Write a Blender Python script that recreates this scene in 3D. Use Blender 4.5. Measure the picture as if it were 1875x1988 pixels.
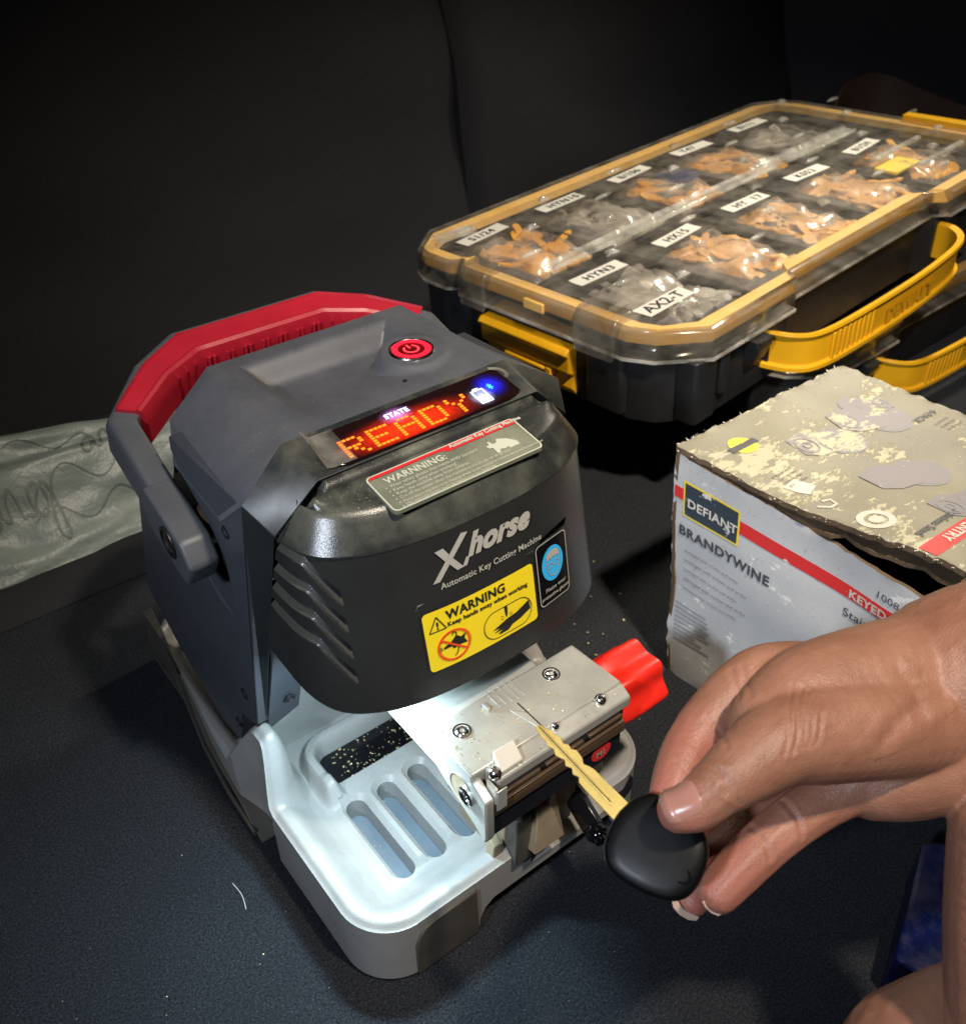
import bpy, bmesh, math, random
import numpy as np
from mathutils import Vector, Matrix, noise
from mathutils.bvhtree import BVHTree
random.seed(7)
S = bpy.context.scene
for o in list(bpy.data.objects): bpy.data.objects.remove(o)
COL = S.collection
R = math.radians

# ------------------------------------------------------------------ camera
CAM = Vector((-.235, -.29, .58)); FPX = 1881.; CX, CY = 937.5, 994.
RM = Matrix(((0.79067603, 0.37281182, -0.48563645), (-0.61217984, 0.47080262, -0.63528005), (-0.008201, 0.79959755, 0.60048022)))
cd = bpy.data.cameras.new('camera'); co = bpy.data.objects.new('camera', cd); COL.objects.link(co)
co.matrix_world = Matrix.Translation(CAM) @ RM.to_4x4()
cd.sensor_fit = 'VERTICAL'; cd.sensor_height = 24; cd.lens = 24 * FPX / 1988
cd.clip_start = .01; cd.clip_end = 50
cd.dof.use_dof = True; cd.dof.focus_distance = .52; cd.dof.aperture_fstop = 11
S.camera = co
def ray(px, py): return (RM @ Vector((px - CX, CY - py, -FPX)))
def W(px, py, d): return CAM + ray(px, py) * (d / FPX)           # a point seen at a pixel, d metres along the view axis
def BP(px, py, ax, val):                                        # a point seen at a pixel, on the plane axis = val
    r = ray(px, py); return CAM + r * ((val - CAM[ax]) / r[ax])

# ------------------------------------------------------------------ light
S.view_settings.view_transform = 'Standard'; S.view_settings.look = 'None'
S.view_settings.exposure = .3; S.view_settings.gamma = 1
w = bpy.data.worlds.new('World'); S.world = w; w.use_nodes = True
w.node_tree.nodes['Background'].inputs[0].default_value = (.55, .68, 1, 1)
w.node_tree.nodes['Background'].inputs[1].default_value = .007
def area(name, loc, target, size, power, color, sy=None, spread=180):
    l = bpy.data.lights.new(name, 'AREA'); l.energy = power; l.color = color; l.size = size
    if sy: l.shape = 'RECTANGLE'; l.size_y = sy
    l.spread = R(spread)
    o = bpy.data.objects.new(name, l); COL.objects.link(o); o.location = loc
    o.rotation_euler = (Vector(target) - Vector(loc)).to_track_quat('-Z', 'Y').to_euler(); return o
area('cabin_lamp', (.06, -.50, 1.40), (.34, .12, .1), .07, 2.9, (1, .86, .70), spread=62)
area('door_lamp', (-.85, -.34, .90), (.05, .03, .22), .07, .80, (.78, .86, 1), spread=50)
area('roof_lamp', (1.25, .42, 1.0), (.6, .35, .15), .14, 1.7, (1, .90, .72), spread=60)
area('work_lamp', (-.070, .034, .1920), (-.108, .006, .10), .028, .74, (.62, .86, 1), .012)

# ------------------------------------------------------------------ materials
def newmat(name):
    m = bpy.data.materials.new(name); m.use_nodes = True; nt = m.node_tree
    return m, nt, nt.nodes, nt.links, nt.nodes['Principled BSDF']
def ramp(nt, src, a, b, ca=(0, 0, 0, 1), cb=(1, 1, 1, 1)):
    r = nt.nodes.new('ShaderNodeValToRGB'); r.color_ramp.elements[0].position = a; r.color_ramp.elements[1].position = b
    r.color_ramp.elements[0].color = ca; r.color_ramp.elements[1].color = cb
    nt.links.new(src, r.inputs[0]); return r.outputs[0]
def tex(nt, kind, scale, detail=4, rough=.6, obj=True, stretch=None):
    c = nt.nodes.new('ShaderNodeTexCoord'); out = c.outputs['Object']
    if stretch:
        mp = nt.nodes.new('ShaderNodeMapping'); mp.inputs['Scale'].default_value = stretch; nt.links.new(out, mp.inputs[0]); out = mp.outputs[0]
    if kind == 'noise':
        n = nt.nodes.new('ShaderNodeTexNoise'); n.inputs['Detail'].default_value = detail; n.inputs['Roughness'].default_value = rough
    else:
        n = nt.nodes.new('ShaderNodeTexVoronoi')
    n.inputs['Scale'].default_value = scale; nt.links.new(out, n.inputs['Vector']); return n.outputs[0]
def mix(nt, fac, a, b):
    m = nt.nodes.new('ShaderNodeMix'); m.data_type = 'RGBA'
    if isinstance(fac, float): m.inputs[0].default_value = fac
    else: nt.links.new(fac, m.inputs[0])
    for i, v in ((6, a), (7, b)):
        if isinstance(v, tuple): m.inputs[i].default_value = v if len(v) == 4 else v + (1,)
        else: nt.links.new(v, m.inputs[i])
    return m.outputs[2]
def mul(nt, a, b):
    m = nt.nodes.new('ShaderNodeMath'); m.operation = 'MULTIPLY'
    for i, v in ((0, a), (1, b)):
        if isinstance(v, float): m.inputs[i].default_value = v
        else: nt.links.new(v, m.inputs[i])
    return m.outputs[0]
def bump(nt, b, h, strength, dist):
    n = nt.nodes.new('ShaderNodeBump'); n.inputs['Strength'].default_value = strength; n.inputs['Distance'].default_value = dist
    nt.links.new(h, n.inputs['Height']); nt.links.new(n.outputs[0], b.inputs['Normal'])
def up_mask(nt, lo=.35, hi=.8):
    g = nt.nodes.new('ShaderNodeNewGeometry'); s = nt.nodes.new('ShaderNodeSeparateXYZ'); nt.links.new(g.outputs['Normal'], s.inputs[0])
    return ramp(nt, s.outputs[2], lo, hi)
def plastic(name, col, rough=.4, grain=None, gs=.3, dust=0., dustcol=(.62, .58, .42), metal=0., var=.25, coat=0., smudge=.12, spec=.5):
    m, nt, N, L, b = newmat(name)
    c = col + (1,); dk = tuple(v * (1 - var) for v in col) + (1,)
    out = mix(nt, ramp(nt, tex(nt, 'noise', 28, 5), .35, .7), dk, c)
    if dust:
        film = mul(nt, ramp(nt, tex(nt, 'noise', 38, 4), .42, .75), up_mask(nt))
        out = mix(nt, mul(nt, film, dust * .42), out, dustcol)
        sp = mul(nt, ramp(nt, tex(nt, 'noise', 1100, 1), .68, .73), up_mask(nt, .5, .95))
        sp = mul(nt, sp, ramp(nt, tex(nt, 'noise', 45, 3), .40, .62))
        out = mix(nt, mul(nt, sp, min(1., dust * .7)), out, (.6, .57, .45))
    L.new(out, b.inputs['Base Color'])
    b.inputs['Metallic'].default_value = metal; b.inputs['Coat Weight'].default_value = coat; b.inputs['Specular IOR Level'].default_value = spec
    rr = nt.nodes.new('ShaderNodeMapRange'); L.new(tex(nt, 'noise', 60, 4), rr.inputs[0])
    rr.inputs['To Min'].default_value = max(.03, rough - smudge); rr.inputs['To Max'].default_value = min(1, rough + smudge); L.new(rr.outputs[0], b.inputs['Roughness'])
    if grain: bump(nt, b, tex(nt, 'noise', grain, 2), gs, .0004)
    return m
def flat(name, col, rough=.5, emit=0, metal=0):
    m, nt, N, L, b = newmat(name); b.inputs['Base Color'].default_value = col + (1,); b.inputs['Roughness'].default_value = rough; b.inputs['Metallic'].default_value = metal
    if emit: b.inputs['Emission Color'].default_value = col + (1,); b.inputs['Emission Strength'].default_value = emit
    return m
def clear(name, tint=(1, 1, 1), frost=.12, body=.12, rough=.12, bodycol=(.5, .48, .42), bscale=60, bst=.15):
    m, nt, N, L, b = newmat(name); N.remove(b); o = N['Material Output']
    t = N.new('ShaderNodeBsdfTransparent'); t.inputs[0].default_value = tint + (1,)
    g = N.new('ShaderNodeBsdfGlossy'); g.inputs['Roughness'].default_value = rough
    d = N.new('ShaderNodeBsdfDiffuse'); d.inputs[0].default_value = bodycol + (1,)
    lw = N.new('ShaderNodeLayerWeight'); lw.inputs[0].default_value = .5; pw = N.new('ShaderNodeMath'); pw.operation = 'POWER'; L.new(lw.outputs['Facing'], pw.inputs[0]); pw.inputs[1].default_value = 4.
    f = N.new('ShaderNodeMath'); f.operation = 'MULTIPLY_ADD'; L.new(pw.outputs[0], f.inputs[0]); f.inputs[1].default_value = .75; f.inputs[2].default_value = .045
    bm = N.new('ShaderNodeBump'); bm.inputs['Strength'].default_value = bst; bm.inputs['Distance'].default_value = .001
    L.new(tex(nt, 'noise', bscale, 3), bm.inputs['Height'])
    for n in (g, lw): L.new(bm.outputs[0], n.inputs['Normal'])
    m1 = N.new('ShaderNodeMixShader'); L.new(mul(nt, ramp(nt, tex(nt, 'noise', 30, 4), .3, .8), body * 1.6), m1.inputs[0]); L.new(t.outputs[0], m1.inputs[1]); L.new(d.outputs[0], m1.inputs[2])
    m2 = N.new('ShaderNodeMixShader'); L.new(f.outputs[0], m2.inputs[0]); L.new(m1.outputs[0], m2.inputs[1]); L.new(g.outputs[0], m2.inputs[2])
    L.new(m2.outputs[0], o.inputs[0]); return m

M = {}
M['grey'] = plastic('grey_plastic', (.072, .075, .085), .42, 2600, .10, dust=.3, dustcol=(.25, .25, .26), var=.10)
M['panel'] = plastic('panel_metal', (.047, .051, .062), .40, 3000, .06, var=.12)
M['frame'] = plastic('frame_plastic', (.017, .020, .020), .40, 2200, .10, dust=.25, var=.2, spec=.3)
M['hood'] = plastic('hood_plastic', (.022, .023, .0215), .28, 1500, .26, dust=.7, dustcol=(.36, .37, .26), var=.2, smudge=.08)
M['dark'] = plastic('black_plastic', (.010, .010, .012), .45, 1500, .15)
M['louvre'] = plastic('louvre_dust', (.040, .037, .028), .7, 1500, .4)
M['white'] = plastic('base_plastic', (.29, .282, .264), .31, 1250, .50, dust=.35, dustcol=(.16, .15, .12), var=.16, smudge=.12)
M['skirt'] = plastic('skirt_plastic', (.085, .078, .064), .42, 1500, .2, var=.3)
M['slotgrey'] = plastic('tray_grey', (.13, .16, .19), .5, 1500, .12)
M['handle'] = plastic('handle_plastic', (.075, .08, .088), .45, 2000, .15, dust=.2, dustcol=(.2, .2, .2), var=.15)
M['red'] = plastic('grip_red', (.42, .012, .028), .38, 1500, .12, var=.15)
M['knobred'] = plastic('knob_red', (.75, .020, .010), .38, 1500, .12, var=.1)
M['alu'] = plastic('aluminium', (.60, .60, .54), .38, 2500, .12, metal=.55, var=.08)
M['chrome'] = flat('chrome', (.8, .8, .78), .18, metal=1)
M['steel'] = plastic('polished_steel', (.50, .485, .42), .33, 2500, .08, metal=.35, var=.3)
M['clampdark'] = plastic('clamp_black', (.013, .013, .017), .32, 2000, .08, var=.3)
M['bronze'] = plastic('jaw_edge', (.13, .085, .05), .35, 2000, .1, metal=.4)
M['tan'] = plastic('tan_casting', (.34, .27, .17), .5, 1200, .25, var=.3)
M['brass'] = plastic('brass', (.72, .52, .14), .36, 1800, .14, metal=.35, var=.25)
M['gold'] = flat('brass_chip', (.75, .62, .34), .3, metal=.6)
M['keyblack'] = plastic('key_rubber', (.0035, .0035, .004), .40, 1800, .08, spec=.2)
M['glossblack'] = plastic('gloss_black', (.005, .005, .006), .12, None, smudge=.04)
M['screen'] = flat('screen_glass', (.008, .003, .003), .08)
M['ledglow'] = flat('led_backlight', (.55, .012, .004), .3, .9)
M['led'] = flat('led_dot', (1, .19, .012), .3, 1.2)
M['white_led'] = flat('white_led', (.75, .8, 1), .3, 1.3)
M['blue_led'] = flat('blue_led', (.01, .03, 1), .3, 1.5)
M['blue_led2'] = flat('blue_led_light', (.05, .4, 1), .3, 1.5)
M['ring'] = flat('button_ring', (1, .012, .03), .3, 1.25)
M['ring2'] = flat('button_symbol', (1, .05, .07), .3, 1.1)
M['btnred'] = flat('button_face', (.12, .003, .004), .2)
M['plate'] = plastic('label_olive', (.155, .165, .115), .4, None, dust=.5)
M['platetext'] = flat('label_text', (.45, .46, .36))
M['stickred'] = flat('label_red', (.55, .02, .025), .4)
M['silver'] = flat('logo_silver', (.36, .34, .29), .4)
M['yellow'] = plastic('label_yellow', (.80, .60, .015), .4, None, var=.08)
M['ink'] = flat('ink', (.012, .012, .01), .5)
M['signred'] = flat('sign_red', (.72, .06, .01), .4)
M['skyblue'] = flat('sign_blue', (.03, .38, .72), .4)
M['paleblue'] = flat('sign_pale', (.25, .55, .75), .4)
M['paper'] = plastic('paper_label', (.62, .60, .54), .6, None, var=.15)
M['casebody'] = plastic('case_black', (.018, .019, .021), .42, 1200, .12, dust=.3, dustcol=(.25, .22, .16), var=.3)
M['caseyellow'] = plastic('case_yellow', (.85, .44, .010), .40, 1500, .1, var=.12)
M['seal'] = plastic('seal_amber', (.92, .56, .15), .42, 900, .25, var=.15, coat=.3)
M['lid'] = clear('lid_clear', body=.12, rough=.20, bst=.12, bscale=40, bodycol=(.8, .72, .6))
M['lidside'] = clear('lid_skirt', tint=(.80, .77, .70), body=.16, rough=.14)
M['stud'] = clear('lid_stud', tint=(.9, .9, .88), body=.35, rough=.08, bodycol=(.8, .78, .72))
M['cup'] = plastic('cup_black', (.016, .016, .017), .5)
M['zip'] = clear('zip_bag', tint=(.95, .93, .9), body=.24, rough=.20, bodycol=(.8, .74, .66), bscale=70, bst=.8)
M['orange'] = plastic('orange_blanks', (.85, .40, .04), .45, 400, .6, var=.3)
M['copper'] = plastic('copper_blanks', (.80, .43, .13), .45, 300, .8, metal=0., var=.3)
M['greyblanks'] = plastic('grey_blanks', (.42, .40, .34), .4, 300, .8, metal=.1, var=.5)
M['navy'] = plastic('navy_bits', (.03, .04, .11), .4)
M['boxinside'] = plastic('torn_board', (.17, .11, .06), .9, 900, .8, var=.5)
M['greypaint'] = flat('print_grey', (.06, .06, .065), .5)
M['printgrey2'] = flat('print_faint', (.20, .20, .20), .5)
M['printred'] = flat('print_red', (.60, .03, .03), .4)
M['printlav'] = plastic('print_lavender', (.40, .37, .40), .5, None, var=.3)
M['printwhite'] = flat('print_white', (.52, .49, .41), .5)
M['printyel'] = flat('print_yellow', (.78, .60, .04), .5)
M['bluebin'] = plastic('blue_plastic', (.002, .006, .055), .3, 1000, .1, dust=.2)
M['strap'] = plastic('brown_strap', (.05, .026, .018), .7, 700, .3)
M['hair'] = flat('pale_hair', (.5, .5, .5), .5)

def cloth(name, col, sc=700, lo=.5):
    m, nt, N, L, b = newmat(name)
    f = ramp(nt, tex(nt, 'noise', sc, 3, .7), .35, .75)
    L.new(mix(nt, f, tuple(v * lo for v in col) + (1,), col + (1,)), b.inputs['Base Color'])
    b.inputs['Roughness'].default_value = .95; b.inputs['Specular IOR Level'].default_value = .2
    b.inputs['Specular IOR Level'].default_value = .08
    bump(nt, b, tex(nt, 'noise', sc, 3, .7), .7, .0012); return m
M['seat'] = cloth('seat_fabric', (.034, .0345, .039), 500, .7)
M['seat2'] = cloth('trim_fabric', (.05, .05, .055), 500, .7)
def carpet():
    m, nt, N, L, b = newmat('carpet')
    f = ramp(nt, tex(nt, 'noise', 620, 3, .8), .36, .70)
    big = ramp(nt, tex(nt, 'noise', 14, 4), .3, .7)
    c = mix(nt, f, (.0015, .0018, .0028), (.046, .052, .062)); c = mix(nt, mul(nt, big, .4), c, (.010, .012, .017))
    sp = ramp(nt, tex(nt, 'noise', 1500, 1), .70, .76); c = mix(nt, mul(nt, sp, .7), c, (.34, .38, .44))
    L.new(c, b.inputs['Base Color']); b.inputs['Roughness'].default_value = .9; b.inputs['Specular IOR Level'].default_value = .25
    bump(nt, b, tex(nt, 'noise', 620, 4, .8), 1., .0016); return m
M['carpet'] = carpet()
def skinmat():
    m, nt, N, L, b = newmat('skin')
    at = N.new('ShaderNodeAttribute'); at.attribute_name = 'pink'
    base = mix(nt, ramp(nt, tex(nt, 'noise', 45, 5), .35, .7), (.235, .105, .063), (.310, .150, .096))
    base = mix(nt, at.outputs['Fac'], base, (.37, .118, .088))
    base = mix(nt, mul(nt, ramp(nt, tex(nt, 'noise', 160, 4), .55, .75), .25), base, (.27, .10, .07))
    L.new(base, b.inputs['Base Color']); b.inputs['Roughness'].default_value = .46
    b.inputs['Subsurface Weight'].default_value = .12; b.inputs['Subsurface Radius'].default_value = (.006, .0025, .0012); b.inputs['Subsurface Scale'].default_value = .5
    v1 = tex(nt, 'vor', 1300, stretch=(1, .6, 1)); v2 = tex(nt, 'noise', 420, 6, .7)
    a = N.new('ShaderNodeMath'); a.operation = 'ADD'; L.new(mul(nt, v1, .5), a.inputs[0]); L.new(v2, a.inputs[1])
    mp2 = tex(nt, 'noise', 55, 2, .5, stretch=(1, 5, 1)); a2 = N.new('ShaderNodeMath'); a2.operation = 'ADD'; L.new(a.outputs[0], a2.inputs[0]); L.new(mul(nt, mp2, 1.1), a2.inputs[1])
    bump(nt, b, a2.outputs[0], .55, .0005); return m
M['skin'] = skinmat()
M['nail'] = plastic('nail', (.36, .175, .135), .28, None, var=.1, coat=.2)
M['nailtip'] = plastic('nail_tip', (.46, .34, .26), .35, None, var=.1)
def mailer():
    m, nt, N, L, b = newmat('mailer_film')
    L.new(mix(nt, ramp(nt, tex(nt, 'noise', 20, 4), .3, .7), (.165, .20, .183), (.23, .265, .245)), b.inputs['Base Color'])
    b.inputs['Roughness'].default_value = .38; bump(nt, b, tex(nt, 'noise', 55, 5, .6), .5, .004); return m
M['mailer'] = mailer()
def boxmat(name, base, base2, peel, lo, hi, sc, stretch):
    m, nt, N, L, b = newmat(name)
    c = mix(nt, ramp(nt, tex(nt, 'noise', 9, 3), .35, .7), base, base2)
    f = ramp(nt, mul(nt, tex(nt, 'noise', sc * .55, 3, .6), tex(nt, 'noise', sc * 3.2, 6, .75, stretch=stretch)), lo, hi)
    c = mix(nt, f, c, peel)
    d = mul(nt, ramp(nt, tex(nt, 'noise', 300, 4), .60, .68), .45); c = mix(nt, d, c, (.30, .27, .20))
    L.new(c, b.inputs['Base Color']); b.inputs['Roughness'].default_value = .5
    bump(nt, b, f, .35, .0006); return m
M['boxtop'] = boxmat('carton_top', (.235, .217, .150), (.175, .163, .122), (.43, .40, .265), .283, .300, 26, (1, 2.0, 1))
M['boxside'] = boxmat('carton_side', (.50, .515, .52), (.38, .40, .41), (.66, .68, .65), .330, .348, 24, (1, 1, 1.6))
def peelmat(name, col, peel, thr, sc=30, stretch=(1, 2.2, 1)):
    m, nt, N, L, b = newmat(name); f = ramp(nt, mul(nt, tex(nt, 'noise', sc * .55, 3, .6), tex(nt, 'noise', sc * 3.2, 6, .75, stretch=stretch)), thr, thr + .017)
    L.new(mix(nt, f, col + (1,), peel + (1,)), b.inputs['Base Color']); b.inputs['Roughness'].default_value = .5; return m
M['knobprint'] = peelmat('print_knob', (.205, .190, .195), (.43, .40, .265), .280, 26, (1, 2.0, 1))
M['redprint'] = peelmat('print_stripe', (.60, .03, .03), (.68, .62, .58), .335, 24, (1, 1, 1.6))
M['navyprint'] = peelmat('print_navy', (.03, .045, .06), (.60, .62, .58), .325, 24, (1, 1, 1.6))

# ------------------------------------------------------------------ mesh helpers
def tag(o, label=None, cat=None, group=None, kind=None):
    if label: o['label'] = label
    if cat: o['category'] = cat
    if group: o['group'] = group
    if kind: o['kind'] = kind
    return o
def empty(name, loc=(0, 0, 0), mw=None):
    o = bpy.data.objects.new(name, None); COL.objects.link(o); o.empty_display_size = .02
    if mw is not None: o.matrix_world = mw
    else: o.location = loc
    return o
def link(name, me, mat, parent=None, bev=0, ang=35, segs=2):
    """geometry is given in the frame of the scene or, for things with their own frame, of the thing"""
    o = bpy.data.objects.new(name, me); COL.objects.link(o)
    mats = mat if isinstance(mat, (list, tuple)) else [mat]
    for m_ in mats: me.materials.append(M[m_])
    for p in me.polygons: p.use_smooth = True
    if bev:
        b = o.modifiers.new('bevel', 'BEVEL'); b.width = bev; b.segments = segs; b.limit_method = 'ANGLE'; b.angle_limit = R(30); b.harden_normals = False
    else:
        try: me.set_sharp_from_angle(angle=R(ang))
        except Exception: pass
    if bev:
        try:
            me.set_sharp_from_angle(angle=R(60))
        except Exception: pass
    if parent is not None:
        o.parent = parent
        if parent.get('origin_fix'): o.location = -Vector(parent['origin_fix'])
    return o
def BM(): return bmesh.new()
def fin(name, bm, mat, parent=None, bev=0, ang=35, segs=2, norm=True):
    if norm: bmesh.ops.recalc_face_normals(bm, faces=bm.faces)
    me = bpy.data.meshes.new(name); bm.to_mesh(me); bm.free()
    return link(name, me, mat, parent, bev, ang, segs)
def abox(bm, x0, x1, y0, y1, z0, z1, mi=0):
    v = [bm.verts.new((x, y, z)) for z in (z0, z1) for (x, y) in ((x0, y0), (x1, y0), (x1, y1), (x0, y1))]
    for f in ((0, 3, 2, 1), (4, 5, 6, 7), (0, 1, 5, 4), (1, 2, 6, 5), (2, 3, 7, 6), (3, 0, 4, 7)):
        bm.faces.new([v[i] for i in f]).material_index = mi
def hexa(bm, pts, mi=0):
    v = [bm.verts.new(p) for p in pts]
    for f in ((0, 3, 2, 1), (4, 5, 6, 7), (0, 1, 5, 4), (1, 2, 6, 5), (2, 3, 7, 6), (3, 0, 4, 7)):
        bm.faces.new([v[i] for i in f]).material_index = mi
def prism(bm, pts, fn0, fn1, mi=0):
    """outline pts -> two mapped rings, sides and caps"""
    a = [bm.verts.new(fn0(p)) for p in pts]; b = [bm.verts.new(fn1(p)) for p in pts]; n = len(pts)
    for i in range(n): bm.faces.new((a[i], a[(i + 1) % n], b[(i + 1) % n], b[i])).material_index = mi
    bm.faces.new(a[::-1]).material_index = mi; bm.faces.new(b).material_index = mi
def zprism(bm, pts, z0, z1, mi=0): prism(bm, pts, lambda p: (p[0], p[1], z0), lambda p: (p[0], p[1], z1), mi)
def rrect(x0, x1, y0, y1, r, n=6):
    o = []
    for cx, cy, a0 in ((x1 - r, y1 - r, 0), (x0 + r, y1 - r, 90), (x0 + r, y0 + r, 180), (x1 - r, y0 + r, 270)):
        for k in range(n + 1):
            a = R(a0 + 90 * k / n); o.append((cx + r * math.cos(a), cy + r * math.sin(a)))
    return o
def ell(cx, cy, rx, ry, n=28, rot=0):
    c, s = math.cos(R(rot)), math.sin(R(rot)); o = []
    for k in range(n):
        x, y = rx * math.cos(2 * math.pi * k / n), ry * math.sin(2 * math.pi * k / n); o.append((cx + x * c - y * s, cy + x * s + y * c))
    return o
def lathe(bm, prof, c, axis, n=24, mi=0, lobes=None):
    ax = Vector(axis).normalized(); t = ax.orthogonal().normalized(); b = ax.cross(t); c = Vector(c); rings = []
    for (h, r) in prof:
        ring = []
        for k in range(n):
            a = 2 * math.pi * k / n; rr = r * (1 + (lobes(a, h) if lobes else 0))
            ring.append(bm.verts.new(c + ax * h + (t * math.cos(a) + b * math.sin(a)) * rr))
        rings.append(ring)
    for i in range(len(rings) - 1):
        for k in range(n): bm.faces.new((rings[i][k], rings[i][(k + 1) % n], rings[i + 1][(k + 1) % n], rings[i + 1][k])).material_index = mi
    bm.faces.new(rings[0][::-1]).material_index = mi; bm.faces.new(rings[-1]).material_index = mi
def sweep(bm, path, sec, upv, closed=False, mi=0, cap=True):
    """path of Vectors; sec list of (a,b): a along side = tangent x up, b along up"""
    n = len(path); rings = []; up = Vector(upv).normalized()
    for i, p in enumerate(path):
        p = Vector(p); d1 = (Vector(path[(i + 1) % n]) - p) if (i < n - 1 or closed) else p - Vector(path[i - 1])
        d0 = (p - Vector(path[i - 1])) if (i > 0 or closed) else d1
        d0 = d0.normalized(); d1 = d1.normalized(); t = (d0 + d1).normalized(); s = t.cross(up).normalized(); k = 1 / max(.5, t.dot(d1))
        rings.append([bm.verts.new(p + s * (a * k) + up * b) for a, b in sec])
    m = len(sec)
    for i in range(n if closed else n - 1):
        A, B = rings[i], rings[(i + 1) % n]
        for k in range(m): bm.faces.new((A[k], A[(k + 1) % m], B[(k + 1) % m], B[k])).material_index = mi
    if cap and not closed: bm.faces.new(rings[0][::-1]).material_index = mi; bm.faces.new(rings[-1]).material_index = mi
def tubep(bm, path, r, n=8, mi=0):
    path = [Vector(p) for p in path]; rings = []; prev = None
    for i, p in enumerate(path):
        t = (path[min(i + 1, len(path) - 1)] - path[max(i - 1, 0)]).normalized()
        s = (prev - t * prev.dot(t)).normalized() if prev else t.orthogonal().normalized(); prev = s; b = t.cross(s)
        rr = r[i] if isinstance(r, (list, tuple)) else r
        rings.append([bm.verts.new(p + (s * math.cos(2 * math.pi * k / n) + b * math.sin(2 * math.pi * k / n)) * rr) for k in range(n)])
    for i in range(len(rings) - 1):
        for k in range(n): bm.faces.new((rings[i][k], rings[i][(k + 1) % n], rings[i + 1][(k + 1) % n], rings[i + 1][k])).material_index = mi
    bm.faces.new(rings[0][::-1]).material_index = mi; bm.faces.new(rings[-1]).material_index = mi
def boolcut(o, cutters, keep=False):
    """difference with each cutter mesh, baked into the object's own mesh"""
    dg = None
    for bmc in cutters:
        bmesh.ops.recalc_face_normals(bmc, faces=bmc.faces)
        me = bpy.data.meshes.new('tmp'); bmc.to_mesh(me); bmc.free()
        c = bpy.data.objects.new('tmp', me); COL.objects.link(c)
        md = o.modifiers.new('b', 'BOOLEAN'); md.object = c; md.operation = 'DIFFERENCE'; md.solver = 'EXACT'
        dg = bpy.context.evaluated_depsgraph_get(); dg.update()
        nm = bpy.data.meshes.new_from_object(o.evaluated_get(dg)); old = o.data; o.modifiers.remove(md); o.data = nm; nm.name = old.name
        bpy.data.objects.remove(c); bpy.data.meshes.remove(me)
    for p in o.data.polygons: p.use_smooth = True
    o.data.set_sharp_from_angle(angle=R(35))
def textpts(s, size=1., shear=0., bold=0., align='LEFT', res=3, sp=1.):
    cu = bpy.data.curves.new('t', 'FONT'); cu.body = s; cu.size = size; cu.shear = shear; cu.offset = bold; cu.align_x = align; cu.resolution_u = res; cu.space_character = sp
    o = bpy.data.objects.new('t', cu); COL.objects.link(o); dg = bpy.context.evaluated_depsgraph_get(); dg.update()
    me = o.evaluated_get(dg).to_mesh(); v = [(q.co.x, q.co.y) for q in me.vertices]; f = [tuple(p.vertices) for p in me.polygons]
    o.evaluated_get(dg).to_mesh_clear(); bpy.data.objects.remove(o); bpy.data.curves.remove(cu); return v, f
def put(bm, vf, fn, mi=0):
    v, f = vf; vs = [bm.verts.new(fn(x, y)) for x, y in v]
    for q in f:
        try: bm.faces.new([vs[i] for i in q]).material_index = mi
        except ValueError: pass
def text(bm, s, fn, x, y, size, mi=0, **k):
    v, f = textpts(s, size, **k); put(bm, ([(a + x, b + y) for a, b in v], f), fn, mi)
def poly(bm, pts, fn, mi=0, div=None):
    """flat outline on a mapped surface; div: split long outlines so they follow a curve"""
    if div:
        t = BM(); f = t.faces.new([t.verts.new((p[0], p[1], 0)) for p in pts])
        x0, x1 = min(p[0] for p in pts), max(p[0] for p in pts); k = x0 + div
        while k < x1 - 1e-6:
            bmesh.ops.bisect_plane(t, geom=t.verts[:] + t.edges[:] + t.faces[:], plane_co=(k, 0, 0), plane_no=(1, 0, 0)); k += div
        vm = {v: bm.verts.new(fn(v.co.x, v.co.y)) for v in t.verts}
        for f in t.faces: bm.faces.new([vm[v] for v in f.verts]).material_index = mi
        t.free()
    else:
        bm.faces.new([bm.verts.new(fn(*p)) for p in pts]).material_index = mi
def strokes(bm, pts, wd, fn, mi=0):
    """a pen line of width wd along pts"""
    L_, R_ = [], []
    for i, p in enumerate(pts):
        a = Vector(pts[max(i - 1, 0)]); b = Vector(pts[min(i + 1, len(pts) - 1)]); t = (b - a).normalized(); n = Vector((-t.y, t.x)) * wd / 2; p = Vector(p)
        L_.append(bm.verts.new(fn(*(p + n)))); R_.append(bm.verts.new(fn(*(p - n))))
    for i in range(len(pts) - 1):
        try: bm.faces.new((L_[i], L_[i + 1], R_[i + 1], R_[i])).material_index = mi
        except ValueError: pass
def ringface(bm, outer, inner, fn, mi=0):
    n = len(outer); a = [bm.verts.new(fn(*p)) for p in outer]; b = [bm.verts.new(fn(*p)) for p in inner]
    for i in range(n): bm.faces.new((a[i], a[(i + 1) % n], b[(i + 1) % n], b[i])).material_index = mi
def catmull(P, n=8):
    out = []; P = [Vector(p) for p in P]
    for i in range(len(P) - 1):
        p0, p1, p2, p3 = P[max(i - 1, 0)], P[i], P[i + 1], P[min(i + 2, len(P) - 1)]
        for k in range(n):
            t = k / n; out.append(.5 * ((2 * p1) + (p2 - p0) * t + (2 * p0 - 5 * p1 + 4 * p2 - p3) * t * t + (3 * p1 - p0 - 3 * p2 + p3) * t ** 3))
    out.append(P[-1]); return out
def sstep(a, b, x):
    t = max(0, min(1, (x - a) / (b - a))); return t * t * (3 - 2 * t)
def interp(x, xs, ys): return float(np.interp(x, xs, ys))

# ================================================================== setting
bm = BM(); bmesh.ops.create_grid(bm, x_segments=4, y_segments=4, size=2.2)
tag(fin('floor', bm, 'carpet'), kind='structure')
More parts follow.
